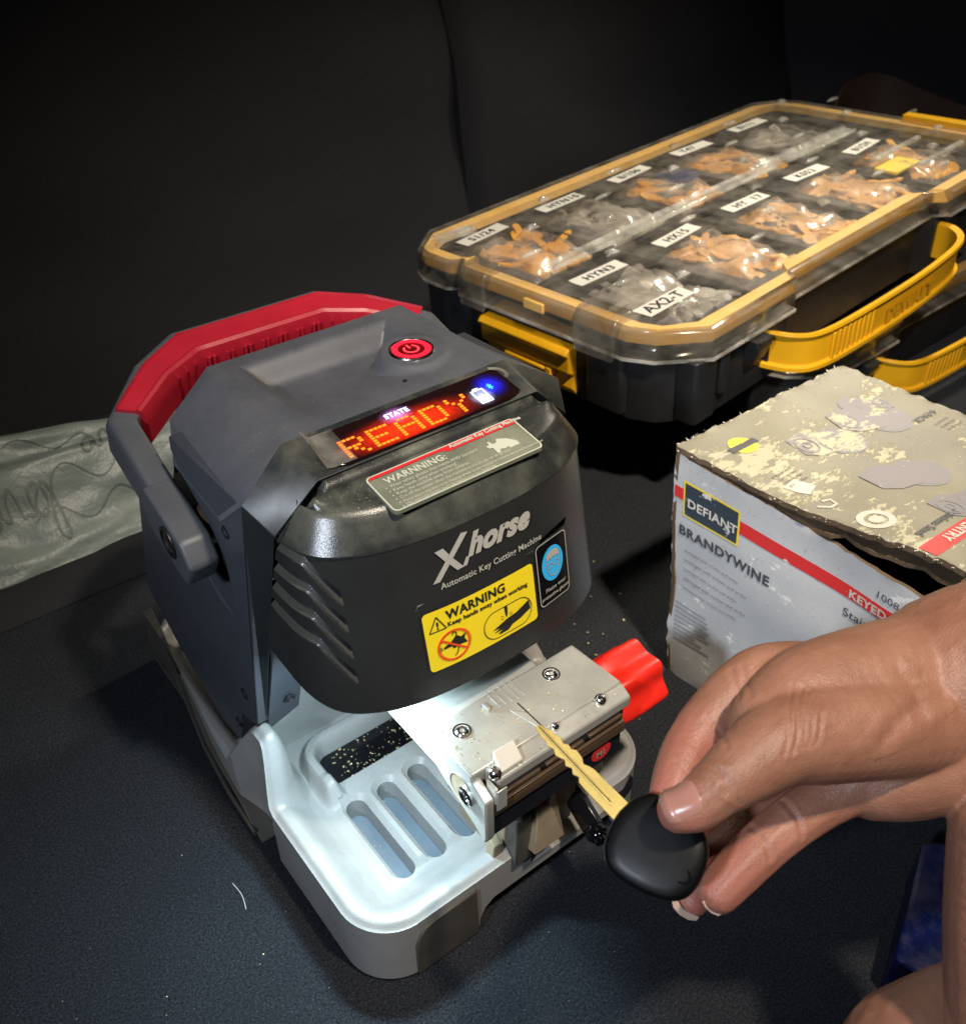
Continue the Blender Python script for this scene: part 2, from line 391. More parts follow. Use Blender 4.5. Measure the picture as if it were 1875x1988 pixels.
# dark seat backs behind
def seat(name, x0, x1, y, lean, h, label, seed, mat='seat'):
    bm = BM(); nx, nz = 50, 40; g = []
    for j in range(nz + 1):
        row = []
        for i in range(nx + 1):
            u, v = i / nx, j / nz; x = x0 + (x1 - x0) * u; z = h * v
            e = min(u, 1 - u) * (x1 - x0); rnd = .016 * (1 - sstep(0, .02, e))
            d = .018 * noise.noise(Vector((x * 3.2 + seed, z * 6, 0))) + .005 * noise.noise(Vector((x * 9, z * 16, seed))) + .003 * math.sin(z * 38 + math.sin(x * 9 + seed) * 1.4) * .5
            row.append(bm.verts.new((x, y + lean * z + rnd + d, z)))
        g.append(row)
    for j in range(nz):
        for i in range(nx): bm.faces.new((g[j][i], g[j][i + 1], g[j + 1][i + 1], g[j + 1][i]))
    bk = [bm.verts.new(v.co + Vector((0, .12, 0))) for v in g[-1]]
    for i in range(nx): bm.faces.new((g[-1][i], g[-1][i + 1], bk[i + 1], bk[i]))
    for col_, s in ((0, 1), (nx, -1)):
        c2 = [bm.verts.new(g[j][col_].co + Vector((0, .12, 0))) for j in range(nz + 1)]
        for j in range(nz): bm.faces.new((g[j][col_], g[j + 1][col_], c2[j + 1], c2[j]))
    return tag(fin(name, bm, mat), label, 'seat back')
seat('seat_back', -1.5, .5635, .74, .22, 1.3, 'wide black fabric seat back behind the key machine and mailer bag', 1)
seat('seat_back', .565, 1.26, .735, .22, 1.3, 'narrower black fabric seat back behind the clear lidded case', 5)
bm = BM()
pr = catmull([(1.27, .85, 0), (1.34, .74, 0), (1.55, .55, 0), (1.9, .35, 0)], 8)
for k in range(len(pr) - 1):
    pass
sweep(bm, [Vector((p.x, p.y, .5)) for p in pr], [(-.01, -.5), (.06, -.5), (.06, .9), (-.01, .9)], (0, 0, 1))
tag(fin('trim_panel', bm, 'seat2'), 'dark grey curved cabin side trim at the top right corner', 'trim panel')
bm = BM()
pth = catmull([W(1600, 290, 1.42), W(1632, 190, 1.45), W(1680, 160, 1.46), W(1730, 165, 1.46), W(1800, 195, 1.44), W(1900, 235, 1.40), W(2050, 300, 1.36)], 6)
sweep(bm, pth, [(-.002, -.055), (.002, -.055), (.002, .012), (-.002, .012)], (0, .1, 1))
tag(fin('strap', bm, 'strap'), 'brown leather-like strap looped up behind the clear lidded case', 'strap')

# ================================================================== key cutting machine
mac = empty('key_cutting_machine', (0, .15, 0)); mac['origin_fix'] = (0, .15, 0)
tag(mac, 'grey and black automatic key cutting machine with red carry grip and glowing READY display', 'key machine')
# ---- base: height field over a rounded plan
BX, BF, BB = .1135, -.024, .33
def zrim(y): return .059 + .042 * sstep(.090, .118, y) - .056 * sstep(.124, .168, y)
def sdf(x, y):
    r = .034; qx = abs(x) - (BX - r); cy = (BF + BB) / 2; qy = abs(y - cy) - ((BB - BF) / 2 - r)
    return -(math.hypot(max(qx, 0), max(qy, 0)) + min(max(qx, qy), 0) - r)      # depth inside the outline
def bowl(x, y):
    d = sdf(x, y); zr = zrim(y)
    fl = .0405 if y < .15 else .03
    h = zr - .004 * (1 - sstep(0, .005, d)) ** 1
    h -= (zr - fl) * sstep(.008, .026 + (zr - .056) * .25, d) * .80
    h -= (zr - fl) * .20 * sstep(.022, .034, d)
    isl = sstep(.036, .045, d) * sstep(.104, .098, y); h += .0035 * isl
    # rounded lip round the drip window
    if y > .078:
        qx, qy, rr = max(0, -.071 + .016 - x), max(0, y - (.1335 - .016)), .016
        dd = math.hypot(qx, qy) - rr if (qx > 0 or qy > 0) else -min(x + .071, .1335 - y)
        wall = (1 - sstep(.002, .0085, abs(dd))) * sstep(.080, .094, y) * (1 - sstep(.060, .070, x))
        h = max(h, h + .013 * wall)
        if dd < -.0055 and .0975 < y and x < .066: h = min(h, .0365)
    # low right-hand gap in the front rim where the carriage stands
    return h
NX, NY = 220, 340
bm = BM(); G = {}
ys = [BF + (BB - BF) * j / NY for j in range(NY + 1)]
def halfw(y):
    return halfw0(y) - .011 * sstep(.15, .30, y)
def halfw0(y):
    r = .034
    if y < BF + r: return BX - r + math.sqrt(max(0, r * r - (BF + r - y) ** 2))
    if y > BB - r: return BX - r + math.sqrt(max(0, r * r - (y - BB + r) ** 2))
    return BX
ys = [BF + (BB - BF) * (j / NY) for j in range(NY + 1)]
ys = [BF + .0002] + [y for y in ys if BF + .0002 < y < BB - .0002] + [BB - .0002]
for j, y in enumerate(ys):
    hw = halfw(y)
    for i in range(NX + 1):
        x = -hw + 2 * hw * i / NX; z = bowl(x, y); G[i, j] = bm.verts.new((x * (1 - max(0, z - .060) * 2.4), y, z))
NJ = len(ys) - 1
for j in range(NJ):
    for i in range(NX): bm.faces.new((G[i, j], G[i + 1, j], G[i + 1, j + 1], G[i, j + 1]))
loop = [G[i, 0] for i in range(NX + 1)] + [G[NX, j] for j in range(1, NJ + 1)] + [G[i, NJ] for i in range(NX - 1, -1, -1)] + [G[0, j] for j in range(NJ - 1, 0, -1)]
low = [bm.verts.new((v.co.x, v.co.y, .004)) for v in loop]
for k in range(len(loop)): bm.faces.new((loop[k], low[k], low[(k + 1) % len(low)], loop[(k + 1) % len(loop)]))
bm.faces.new(low)
base = fin('base', bm, 'white', mac, ang=50)
cut = []
def stadium(cx, y0, y1, r, n=10):
    return [(cx + r * math.cos(R(a)), y1 - r + r * math.sin(R(a))) for a in np.linspace(0, 180, n)] + [(cx + r * math.cos(R(a)), y0 + r + r * math.sin(R(a))) for a in np.linspace(180, 360, n)]
SL = (-.0635, -.0395, -.0150, .0095, .034)
for cx in SL:
    c = BM(); prism(c, stadium(cx, .012, .0815, .0072), lambda p: (p[0], p[1], .020), lambda p: (p[0], p[1], .08)); cut.append(c)
    c = BM()                                                          # countersunk lip
    prism(c, stadium(cx, .012, .0815, .0074), lambda p: (p[0], p[1], .0405), lambda p: (cx + (p[0] - cx) * 1.75, .04675 + (p[1] - .04675) * 1.165, .0470)); cut.append(c)
c = BM(); abox(c, .004, .070, -.06, -.008, .034, .2); cut.append(c)          # gap in the front rim
c = BM(); prism(c, [(-.038, -.01), (-.037, .012), (-.033, .021), (-.026, .026), (.07, .027), (.078, .022), (.082, .012), (.083, -.01)], lambda p: (p[0], -.06, p[1]), lambda p: (p[0], .02, p[1])); cut.append(c)
bpy.context.view_layer.update()
boolcut(base, cut); base.location = -Vector(mac['origin_fix'])
bm = BM()
for cx in SL: abox(bm, cx - .0085, cx + .0085, .009, .0845, .0205, .0235)
abox(bm, -.066, .066, .0985, .1285, .036, .0372)
fin('slot_floor', bm, 'slotgrey', base)
bm = BM(); abox(bm, -.0658, .0658, .0988, .1283, .0368, .0382)
fin('drip_window', bm, 'glossblack', base, bev=.0006)
# front cover flap and skirt
bm = BM()
fl = [(-.0845, .003), (-.0845, .034), (-.082, .042), (-.077, .0475), (-.070, .049), (-.040, .049), (-.0395, .028), (-.0385, .003)]
def fy(x): return BF + (.034 - math.sqrt(max(0, .034 ** 2 - max(0, abs(x) - (BX - .034)) ** 2)))
prism(bm, fl, lambda p: (p[0], fy(p[0]) + .006, p[1]), lambda p: (p[0], fy(p[0]) - .0016, p[1]))
fin('front_cover', bm, 'skirt', base, bev=.0008)
for s in (-1, 1):
    bm = BM()
    pts = [(.118, .0), (.122, .004), (.150, .016), (.200, .022), (.262, .040), (.300, .052), (.332, .052), (.332, .0)]
    prism(bm, pts, lambda p: (s * .104, p[0], p[1]), lambda p: (s * (.1165 - .022 * sstep(.16, .36, p[0])), p[0], p[1]))
    fin('side_skirt', bm, 'skirt', base, bev=.003)
    bm = BM()
    sweep(bm, [Vector((s * (.1168 - .022 * sstep(.16, .36, y)), y, z)) for y, z in ((.124, .005), (.16, .008), (.21, .011), (.27, .017), (.33, .024))], [(-.002, -.0035), (.0012, -.002), (.0012, .002), (-.002, .0035)], (0, 0, 1))
    fin('rubber_strip', bm, 'skirt', base, bev=.001)

# ---- column
def side_outline():
    return [(.0757, .3048), (.1242, .1040), (.134, .098), (.152, .0915), (.157, .072), (.1634, .0532), (.175, .047), (.199, .0421), (.264, .069), (.306, .0957),
            (.285, .150), (.262, .205), (.215, .222), (.165, .214), (.138, .200), (.123, .200), (.117, .2225), (.118, .245), (.127, .258), (.140, .268), (.158, .278), (.168, .291), (.166, .300)]
for s in (-1, 1):
    bm = BM(); prism(bm, side_outline(), lambda p: (s * .088, p[0], p[1]), lambda p: (s * .100, p[0], p[1]))
    sp = fin('side_panel', bm, 'panel', mac, bev=.0012)
    bm = BM()
    for (y, z) in ((.107, .270), (.135, .124), (.160, .075)):
        lathe(bm, [(-.0008, .0040), (.0006, .0040), (.0007, .0030), (-.0035, .0026)], (s * .100, y, z), (s, 0, 0), 18)
    fin('screw_hole', bm, 'dark', sp)
# core behind the handle recess
bm = BM(); prism(bm, [(.158, .05), (.158, .285), (.185, .296), (.225, .225), (.285, .15), (.30, .05)], lambda p: (-.0875, p[0], p[1]), lambda p: (.0875, p[0], p[1]))
fin('inner_body', bm, 'dark', mac)
bm = BM()                                                       # white lining behind the tray
abox(bm, -.0870, .0870, .150, .156, .03, .20)
fin('inner_lining', bm, 'white', mac, bev=.002)
bm = BM()                                                       # carriage rail slot
abox(bm, -.050, .036, .1485, .1495, .148, .190); fin('rail_opening', bm, 'dark', mac)
bm = BM()
for s in (-1, 1):                                               # light grey front plates of the column
    t = [(s * .0925, .1285, .0895), (s * .0690, .1275, .0985), (s * .0690, .092, .20), (s * .0925, .092, .19)]
    b2 = [(p[0], p[1] + .0025, p[2] + .0005) for p in t]
    hexa(bm, t + b2)
fin('front_plate', bm, 'panel', mac, bev=.0005)
for s in (-1, 1):
    bm = BM(); lathe(bm, [(-.0006, .0036), (.0004, .0036), (.0005, .0026), (-.002, .0022)], (s * .0785, .1160, .1215), (0, -1, -.3), 16); fin('screw_hole', bm, 'dark', mac)

# ---- grey top housing
hs = BM()
A = [(-.0700, .088, .322), (.0700, .088, .322), (.0620, .1835, .322), (-.0655, .1835, .322)]
V = {}
def v_(k, p): V[k] = hs.verts.new(p)
for s, n in ((-1, 'l'), (1, 'r')):
    v_('tf' + n, (s * .070, .088, .322)); v_('tb' + n, (s * .0645, .1845, .322))
    v_('cb' + n, (s * .0915, .184, .2985)); v_('of' + n, (s * .1004, .0757, .3052)); v_('ob' + n, (s * .1004, .166, .281)); v_('om' + n, (s * .1004, .110, .2755))
    v_('bb' + n, (s * .09, .205, .25)); v_('if' + n, (s * .088, .0757, .25))
def f_(*k): hs.faces.new([V[i] for i in k])
for n in 'lr':
    f_('tf' + n, 'tb' + n, 'cb' + n); f_('tf' + n, 'cb' + n, 'ob' + n, 'om' + n, 'of' + n); f_('cb' + n, 'bb' + n, 'ob' + n)
f_('tbl', 'tbr', 'cbr', 'cbl'); f_('cbl', 'cbr', 'bbr', 'bbl')
# top with a dished recess: grid patch
TX, TY = 150, 120; TG = {}
def topz(x, y):
    u = x / .064; v = (y - .088) / (.1845 - .088)
    e = min(.050 - abs(x + 0.002), (.1745 - y))
    d = .0125 * sstep(0, .016, e) * sstep(.092, .165, y)
    bx, by = .0345, .128
    r = math.hypot(x - bx, y - by); b = .0125 * (1 - sstep(.0165, .025, r))
    z = .322 - d + (b if r < .025 else 0) * (d / .0125 + .15)
    return min(z, .3235)
for j in range(TY + 1):
    v = j / TY; y = .088 + (.1845 - .088) * v; hw = .070 - .0055 * v
    for i in range(TX + 1):
        x = -hw + 2 * hw * i / TX
        if i in (0, TX) and j in (0, TY): TG[i, j] = V[('tf' if j == 0 else 'tb') + ('l' if i == 0 else 'r')]
        else: TG[i, j] = hs.verts.new((x, y, topz(x, y)))
for j in range(TY):
    for i in range(TX): hs.faces.new((TG[i, j], TG[i + 1, j], TG[i + 1, j + 1], TG[i, j + 1]))
bmesh.ops.recalc_face_normals(hs, faces=hs.faces)
top = fin('top_housing', hs, 'grey', mac, ang=28)
bm = BM(); lathe(bm, [(-.002, .0012), (.0003, .0012)], (.0135, .1035, .3215), (0, 0, 1), 12); fin('microphone_hole', bm, 'dark', top)
# power button
pb = (.0345, .128, .3225)
bm = BM(); lathe(bm, [(-.002, .0135), (.0008, .0135), (.0018, .0128), (.0018, .0122), (.0010, .0116)], pb, (0, 0, 1), 40)
btn = fin('power_button', bm, 'chrome', top)
def pbf(x, y, h=.0014): return (pb[0] + x, pb[1] + y, pb[2] + h)
bm = BM(); poly(bm, ell(0, 0, .0115, .0115, 36), lambda x, y: pbf(x, y, .0012)); fin('button_face', bm, 'btnred', btn)
bm = BM(); ringface(bm, ell(0, 0, .0112, .0112, 40), ell(0, 0, .0078, .0078, 40), lambda x, y: pbf(x, y, .0017)); fin('light_ring', bm, 'ring', btn)
bm = BM()
arc = [(.0042 * math.sin(R(a)), .0042 * math.cos(R(a))) for a in np.linspace(35, 325, 24)]
strokes(bm, arc, .0012, lambda x, y: pbf(x, y, .0017)); strokes(bm, [(0, .0012), (0, .0055)], .0012, lambda x, y: pbf(x, y, .0017)); fin('power_symbol', bm, 'ring2', btn)
# black frame round the hood
bm = BM()
for s in (-1, 1):
    O1, O2, O3 = (s * .0702, .0882, .3222), (s * .1006, .0757, .3052), (s * .1006, .1245, .1035)
    I1, I2, I3 = (s * .068, .0563, .3166), (s * .093, .0600, .2918), (s * .093, .1296, .089)
    J1, J2, J3 = (s * .0655, .075, .300), (s * .0885, .080, .280), (s * .0885, .140, .092)
    q = [bm.verts.new(p) for p in (O1, O2, O3, I1, I2, I3, J1, J2, J3)]
    for f in ((0, 1, 4, 3), (1, 2, 5, 4), (3, 4, 7, 6), (4, 5, 8, 7)): bm.faces.new([q[i] for i in f])
    if s < 0: ql = q
    else:
        bm.faces.new((ql[0], q[0], q[3], ql[3])); bm.faces.new((ql[3], q[3], q[6], ql[6]))
bmesh.ops.remove_doubles(bm, verts=bm.verts, dist=1e-5)
fr = fin('front_frame', bm, 'frame', mac, bev=.0009)
# ---- display
D0 = Vector((0, .0575, .3169)); DU = Vector((0, .0867 - .0575, .3219 - .3169)).normalized(); DN = Vector((1, 0, 0)).cross(DU)
def dsp(x, y, h=.0008): return D0 + Vector((x, 0, 0)) + DU * y + DN * h
DW, DH = .0600, .0268
def dbow(x): return .0022 * (1 - (x / DW) ** 2)
o_ = [(-DW, .0035), (-DW + .010, .0005), (DW - .010, .0005), (DW, .0035), (DW - .001, DH - .003), (DW - .004, DH), (-DW + .004, DH), (-DW + .001, DH - .003)]
bm = BM(); prism(bm, o_, lambda p: dsp(p[0], p[1], -.001), lambda p: dsp(p[0], p[1], .0010)); scr = fin('display', bm, 'screen', mac, bev=.0004)
FONT = {'R': '1111010001100011111010100100101000 1', 'E': '', }
rows = {'R': ['11110', '10001', '10001', '11110', '10100', '10010', '10001'], 'E': ['11111', '10000', '10000', '11110', '10000', '10000', '11111'],
        'A': ['01110', '10001', '10001', '11111', '10001', '10001', '10001'], 'D': ['11110', '10001', '10001', '10001', '10001', '10001', '11110'], 'Y': ['10001', '10001', '01010', '00100', '00100', '00100', '00100']}
px, py = .00262, .00196
bm = BM(); x = -.0465
for ch in 'READY':
    for r_, row in enumerate(rows[ch]):
        for c_, b_ in enumerate(row):
            if b_ == '1':
                cx, cy = x + c_ * px, .0150 - r_ * py + .0008
                poly(bm, [(cx - px * .38, cy - py * .36), (cx + px * .38, cy - py * .36), (cx + px * .38, cy + py * .36), (cx - px * .38, cy + py * .36)], lambda a, b: dsp(a, b, .0016))
    x += px * 6.15
fin('led_dots', bm, 'led', scr)
bm = BM(); poly(bm, rrect(-.0535, .0575, .0015, .0262, .002), lambda a, b: dsp(a, b, .0012))
def glowmat():
    m, nt, N, L, b = newmat('led_diffuser'); b.inputs['Base Color'].default_value = (.010, .004, .004, 1); b.inputs['Roughness'].default_value = .12
    c = N.new('ShaderNodeTexCoord'); tot = None
    for p, rad, col, asp in ((dsp(-.008, .0095), .050, (1, .030, .003), (1, 3.4, 3.4)), (dsp(.0380, .0098), .0085, (.55, .6, .9), (1, 1, 1)), (dsp(.0470, .0150), .0105, (.01, .02, 1), (1, 1, 1)), (dsp(-.010, .0200), .011, (.5, .2, .6), (1, 1.6, 1.6))):
        v = N.new('ShaderNodeVectorMath'); v.operation = 'SUBTRACT'; L.new(c.outputs['Object'], v.inputs[0]); v.inputs[1].default_value = p
        v2 = N.new('ShaderNodeVectorMath'); v2.operation = 'MULTIPLY'; L.new(v.outputs[0], v2.inputs[0]); v2.inputs[1].default_value = asp
        ln = N.new('ShaderNodeVectorMath'); ln.operation = 'LENGTH'; L.new(v2.outputs[0], ln.inputs[0])
        f = ramp(nt, ln.outputs['Value'], rad * .25, rad, (1, 1, 1, 1), (0, 0, 0, 1)); f2 = mul(nt, f, f)
        a = mix(nt, f2, (0, 0, 0), col)
        if tot is None: tot = a
        else:
            ad = N.new('ShaderNodeVectorMath'); ad.operation = 'ADD'; L.new(tot, ad.inputs[0]); L.new(a, ad.inputs[1]); tot = ad.outputs[0]
    gr = ramp(nt, tex(nt, 'noise', 500, 3), .3, .7, (.45, .45, .45, 1), (1, 1, 1, 1)); mm = N.new('ShaderNodeVectorMath'); mm.operation = 'MULTIPLY'; L.new(tot, mm.inputs[0]); L.new(gr, mm.inputs[1])
    L.new(mm.outputs[0], b.inputs['Emission Color']); b.inputs['Emission Strength'].default_value = 1.9; return m
M['diffuser'] = glowmat(); fin('led_diffuser', bm, 'diffuser', scr)
bm = BM(); text(bm, 'STATE', lambda a, b: dsp(a, b, .0014), -.0165, .0193, .0048, bold=.00012, sp=1.1); fin('state_text', bm, 'white_led', scr)
bm = BM()
F = lambda a, b: dsp(a, b, .0014)
for q in ([(.0345, .0045), (.0345, .0150)], [(.0415, .0045), (.0415, .0150)], [(.0342, .0045), (.0418, .0045)], [(.0342, .0150), (.0418, .0150)], [(.0362, .0162), (.0398, .0162)]): strokes(bm, q, .0009, F)
for k in (0, 1): poly(bm, [(.0355, .0058 + k * .0026), (.0405, .0058 + k * .0026), (.0405, .0076 + k * .0026), (.0355, .0076 + k * .0026)], F)
fin('battery_symbol', bm, 'white_led', scr)
bm = BM(); poly(bm, ell(.0463, .0140, .0024, .0028), lambda a, b: dsp(a, b, .0014)); bl = fin('wireless_light', bm, 'blue_led', scr)
bm = BM(); strokes(bm, [(.0450, .0128), (.0476, .0152), (.0463, .0165), (.0463, .0115), (.0476, .0128), (.0450, .0152)], .0006, lambda a, b: dsp(a, b, .0017)); fin('wireless_symbol', bm, 'blue_led2', bl)
# peeling protective film on both ends of the display
bm = BM(); g = [[None] * 9 for _ in range(7)]
for i in range(9):
    for j in range(7):
        a = -DW - .0015 + i * .0021; b = .0015 + j * .0042; lift = .0035 * (1 - sstep(0, .004, a + DW + .0015)) * (.3 + j / 6)
        g[j][i] = bm.verts.new(dsp(a, b + (.003 if i < 2 else 0) * (j == 6), .0016 + lift))
for j in range(6):
    for i in range(8): bm.faces.new((g[j][i], g[j][i + 1], g[j + 1][i + 1], g[j + 1][i]))
M['film'] = clear('peeling_film', body=.28, rough=.25, bodycol=(.6, .58, .48), bscale=300)
fin('protective_film', bm, 'film', scr)
bm = BM(); strokes(bm, catmull([(DW - .006, DH - .001), (DW - .001, DH - .004), (DW + .0005, DH - .009), (DW - .002, DH - .012)], 5), .0022, lambda a, b: dsp(a, b, .003)); fin('protective_film', bm, 'film', scr)

# ---- hood
HP = [(0, 0), (.018, .0003), (.034, .0015), (.05, .0040), (.0624, .0075), (.074, .0130), (.083, .0195), (.0895, .028), (.0935, .040), (.0950, .055), (.0948, .072), (.0945, .090)]
HPc = catmull([(a, b, 0) for a, b in HP], 4)
def hood_y(x, z): # front face
    k_ = (z - .1975) / .0085; y0 = .0008 + .00155 * k_; k = 1.004 - .0036 * k_
    return y0 + float(np.interp(abs(x) / k, [p.x for p in HPc[:36]], [p.y for p in HPc[:36]]))
VZ = (.2930, .2775, .2620, .2465)
levels = [(.1950, 1.0, .0015, 1), (.1965, 1.004, .0005, 1)] + [(.1975 + .001 * k, 1.004 - .0036 * k / 8.5, .0008 + .00155 * k / 8.5, 1) for k in [q * .5 for q in range(0, 182)]] + [(.2884, .966, .0170, 1), (.2893, .960, .0176, 1), (.2930, .934, .0204, 1), (.2970, .905, .0234, 1), (.3005, .880, .0260, 1), (.3032, .859, .0282, 1), (.3050, .842, .0302, 1), (.3058, .828, .0322, 1)]
NB = 184
def louv(z, arc):
    d = 0
    for z0 in VZ:
        t = (z0 - .0035 - max(0, .052 - arc) * .85 - z) / .0078
        if 0 <= t <= 1: d = max(d, .0070 * (1 - t) ** .9 * sstep(.0265, .0290, arc))
    return d
bm = BM(); prev = None; firstring = None
side = [(p.x, p.y) for p in catmull([(a, b, 0) for a, b in HP], 12)]
DEP = {}
for li, (z, k, y0, _) in enumerate(levels):
    yb = .053 + (.292 - z) * .31 if z < .292 else .053
    full = [(-a, b) for a, b in side[::-1]] + [(a, b) for a, b in side[1:]]
    ring = []
    for a, b in full:
        y = y0 + b * (1 if li < NB else max(.55, 1 - .05 * (li - NB + 1)))
        y = min(y, yb + (.012 if li < NB else .008))
        if a < -.055 and 6 < li < NB:
            # distance round the corner from the vent's front end
            arc = max(0, (-a - .066)) + b * .9; dd = louv(z, arc)
            nx_ = sstep(.066, .092, -a); ring.append(bm.verts.new((a * k + dd * nx_, y + dd * (1 - nx_), z))); DEP[ring[-1]] = dd
        else: ring.append(bm.verts.new((a * k, y, z)))
    if prev:
        for i in range(len(ring) - 1):
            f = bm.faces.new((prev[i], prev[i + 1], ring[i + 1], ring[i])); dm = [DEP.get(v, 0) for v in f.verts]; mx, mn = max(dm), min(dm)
            f.material_index = 2 if (mx > .0030) else (1 if mn > .0002 else 0)  # deepest louvre faces go black: shade of the slots put into the colour
    else: firstring = ring
    prev = ring
def ztop(x, y): return .3062 + (y - .030) * .155
# ledge top, sloping up to the back
n = len(prev); rows_ = [prev]
for t in (.2, .45, .72, 1.):
    r2 = []
    for v in prev:
        yb = .0545; y = v.co.y + (yb - v.co.y) * t; yy = max(v.co.y, y); r2.append(bm.verts.new((v.co.x, yy, min(v.co.z + (ztop(0, yy) - v.co.z) * min(1, t * 1.6), max(v.co.z - .001, .3150 - (abs(v.co.x) - .068) * 1.0)))))
    rows_.append(r2)
for a, b in zip(rows_[:-1], rows_[1:]):
    for i in range(n - 1):
        vs = [a[i], a[i + 1], b[i + 1], b[i]]
        try: bm.faces.new(vs)
        except ValueError: pass
bk = [bm.verts.new((v.co.x * .985, max(.0580, v.co.y + .001), min(.3158, .3158 - (abs(v.co.x) - .065) * 1.15))) for v in rows_[-1]]
for i in range(n - 1): bm.faces.new((rows_[-1][i], rows_[-1][i + 1], bk[i + 1], bk[i]))
bmesh.ops.remove_doubles(bm, verts=bm.verts, dist=5e-5)
bmesh.ops.recalc_face_normals(bm, faces=bm.faces)
hood = fin('hood', bm, ['hood', 'louvre', 'dark'], mac, ang=24, norm=True)
md = hood.modifiers.new('s', 'SOLIDIFY'); md.thickness = .0022; md.offset = -1
bm = BM(); abox(bm, -.078, .078, .02, .092, .1985, .2005); fin('hood_underside', bm, 'dark', hood)
bm = BM(); abox(bm, -.060, .030, .026, .044, .1935, .1985); fin('lamp_housing', bm, 'alu', hood, bev=.001)
# stickers on the hood
def HF(x, z, h=.0006):
    e = 1e-3; y = hood_y(x, z); n_ = Vector(((hood_y(x + e, z) - hood_y(x - e, z)) / (2 * e), -1, .178)).normalized(); return Vector((x, y, z)) + n_ * h
bm = BM(); poly(bm, rrect(-.0435, .0268, .2120, .2475, .0025), lambda a, b: HF(a, b, .0007), 0, div=.007)
ws = fin('warning_sticker', bm, 'yellow', hood, norm=False)
bm = BM(); ringface(bm, rrect(-.0445, .0278, .2110, .2485, .0032), rrect(-.0435, .0268, .2120, .2475, .0025), lambda a, b: HF(a, b, .00072))
F = lambda a, b: HF(a, b, .0011)
text(bm, 'WARNING', F, -.0305, .2400, .0074, bold=.00022, sp=1.06)
text(bm, 'Keep hands away when working', F, -.0305, .2358, .00375, bold=.00010, sp=1.06)
tri = [(-.0410, .2355), (-.0362, .2440), (-.0314, .2355)]
strokes(bm, [tri[0], tri[1]], .0006, F); strokes(bm, [tri[1], tri[2]], .0006, F); strokes(bm, [tri[2], tri[0]], .0006, F)
text(bm, '!', F, -.0369, .2365, .0062, bold=.0002)
P_ = stadium(0, 0, 1, .5)
oval = [( -.0010 + a, b) for a, b in rrect(-.0090, .0240, .2142, .2312, .0085, 8)]
ringface(bm, oval, [( .0075 + (a - .0075) * .975, .2227 + (b - .2227) * .955) for a, b in oval], F)
poly(bm, [(-.0045, .2200), (.0000, .2215), (.0065, .2232), (.0120, .2238), (.0212, .2270), (.0218, .2215), (.0145, .2190), (.0090, .2182), (.0055, .2160), (.0000, .2160), (-.0010, .2168), (.0022, .2182), (-.0040, .2180), (.0005, .2196)], F)
poly(bm, [(.0045, .2312), (.0066, .2312), (.0063, .2262), (.0055, .2240), (.0048, .2262)], F)
for q in ([(.0035, .2250), (.0020, .2262)], [(.0034, .2240), (.0014, .2243)], [(.0075, .2252), (.0090, .2262)], [(.0078, .2243), (.0096, .2246)]): strokes(bm, q, .0003, F)
poly(bm, [(-.0345, .2245), (-.0300, .2262), (-.0268, .2290), (-.0240, .2268), (-.0210, .2280), (-.0222, .2250), (-.0205, .2220), (-.0250, .2225), (-.0290, .2215), (-.0300, .2235), (-.0345, .2232)], F)
strokes(bm, catmull([(-.0268, .2285), (-.0265, .2305), (-.0282, .2312), (-.0290, .2298)], 4), .0006, F); strokes(bm, catmull([(-.0262, .2220), (-.0270, .2190), (-.0288, .2168)], 4), .0006, F)
for q in ([(-.0352, .2245), (-.0372, .2252)], [(-.0352, .2240), (-.0374, .2238)], [(-.0352, .2234), (-.0370, .2226)]): strokes(bm, q, .0003, F)
fin('warning_print', bm, 'ink', ws, norm=False)
bm = BM(); F2 = lambda a, b: HF(a, b, .0014)
ringface(bm, ell(-.0285, .2240, .0098, .0092, 36), ell(-.0285, .2240, .0086, .0080, 36), F2); strokes(bm, [(-.0352, .2290), (-.0218, .2190)], .0011, F2); fin('prohibition_sign', bm, 'signred', ws, norm=False)
bm = BM(); ringface(bm, rrect(.0292, .0535, .2165, .2550, .0030), rrect(.0298, .0529, .2171, .2544, .0026), lambda a, b: HF(a, b, .0015))
F = lambda a, b: HF(a, b, .0017)
text(bm, 'Please wear', F, .0338, .2243, .0033, bold=.00004, sp=1.05); text(bm, 'protective glasses', F, .0304, .2203, .0031, bold=.00004)
ps0 = BM(); poly(ps0, rrect(.0292, .0535, .2165, .2550, .0030), lambda a, b: HF(a, b, .0011), 0, div=.0035); ps = fin('glasses_sticker', ps0, 'glossblack', hood, norm=False)
fin('sticker_text', bm, 'silver', ps, norm=False)
bm = BM(); poly(bm, ell(.0412, .2400, .0085, .0105), lambda a, b: HF(a, b, .0016)); gs_ = fin('glasses_sign', bm, 'skyblue', ps, norm=False)
bm = BM(); F = lambda a, b: HF(a, b, .0020)
poly(bm, [(.0360, .2430), (.0362, .2462), (.0385, .2480), (.0412, .2484), (.0440, .2480), (.0461, .2460), (.0464, .2430), (.0440, .2436), (.0412, .2439), (.0385, .2436)], F)
strokes(bm, [(.0365, .2425), (.0368, .2370), (.0385, .2335), (.0412, .2325), (.0439, .2335), (.0456, .2370), (.0459, .2425)], .0005, F)
for cx in (.0388, .0437): ringface(bm, ell(cx, .2395, .0023, .0017, 16), ell(cx, .2395, .0019, .0013, 16), F)
fin('sign_print', bm, 'silver', gs_, norm=False)
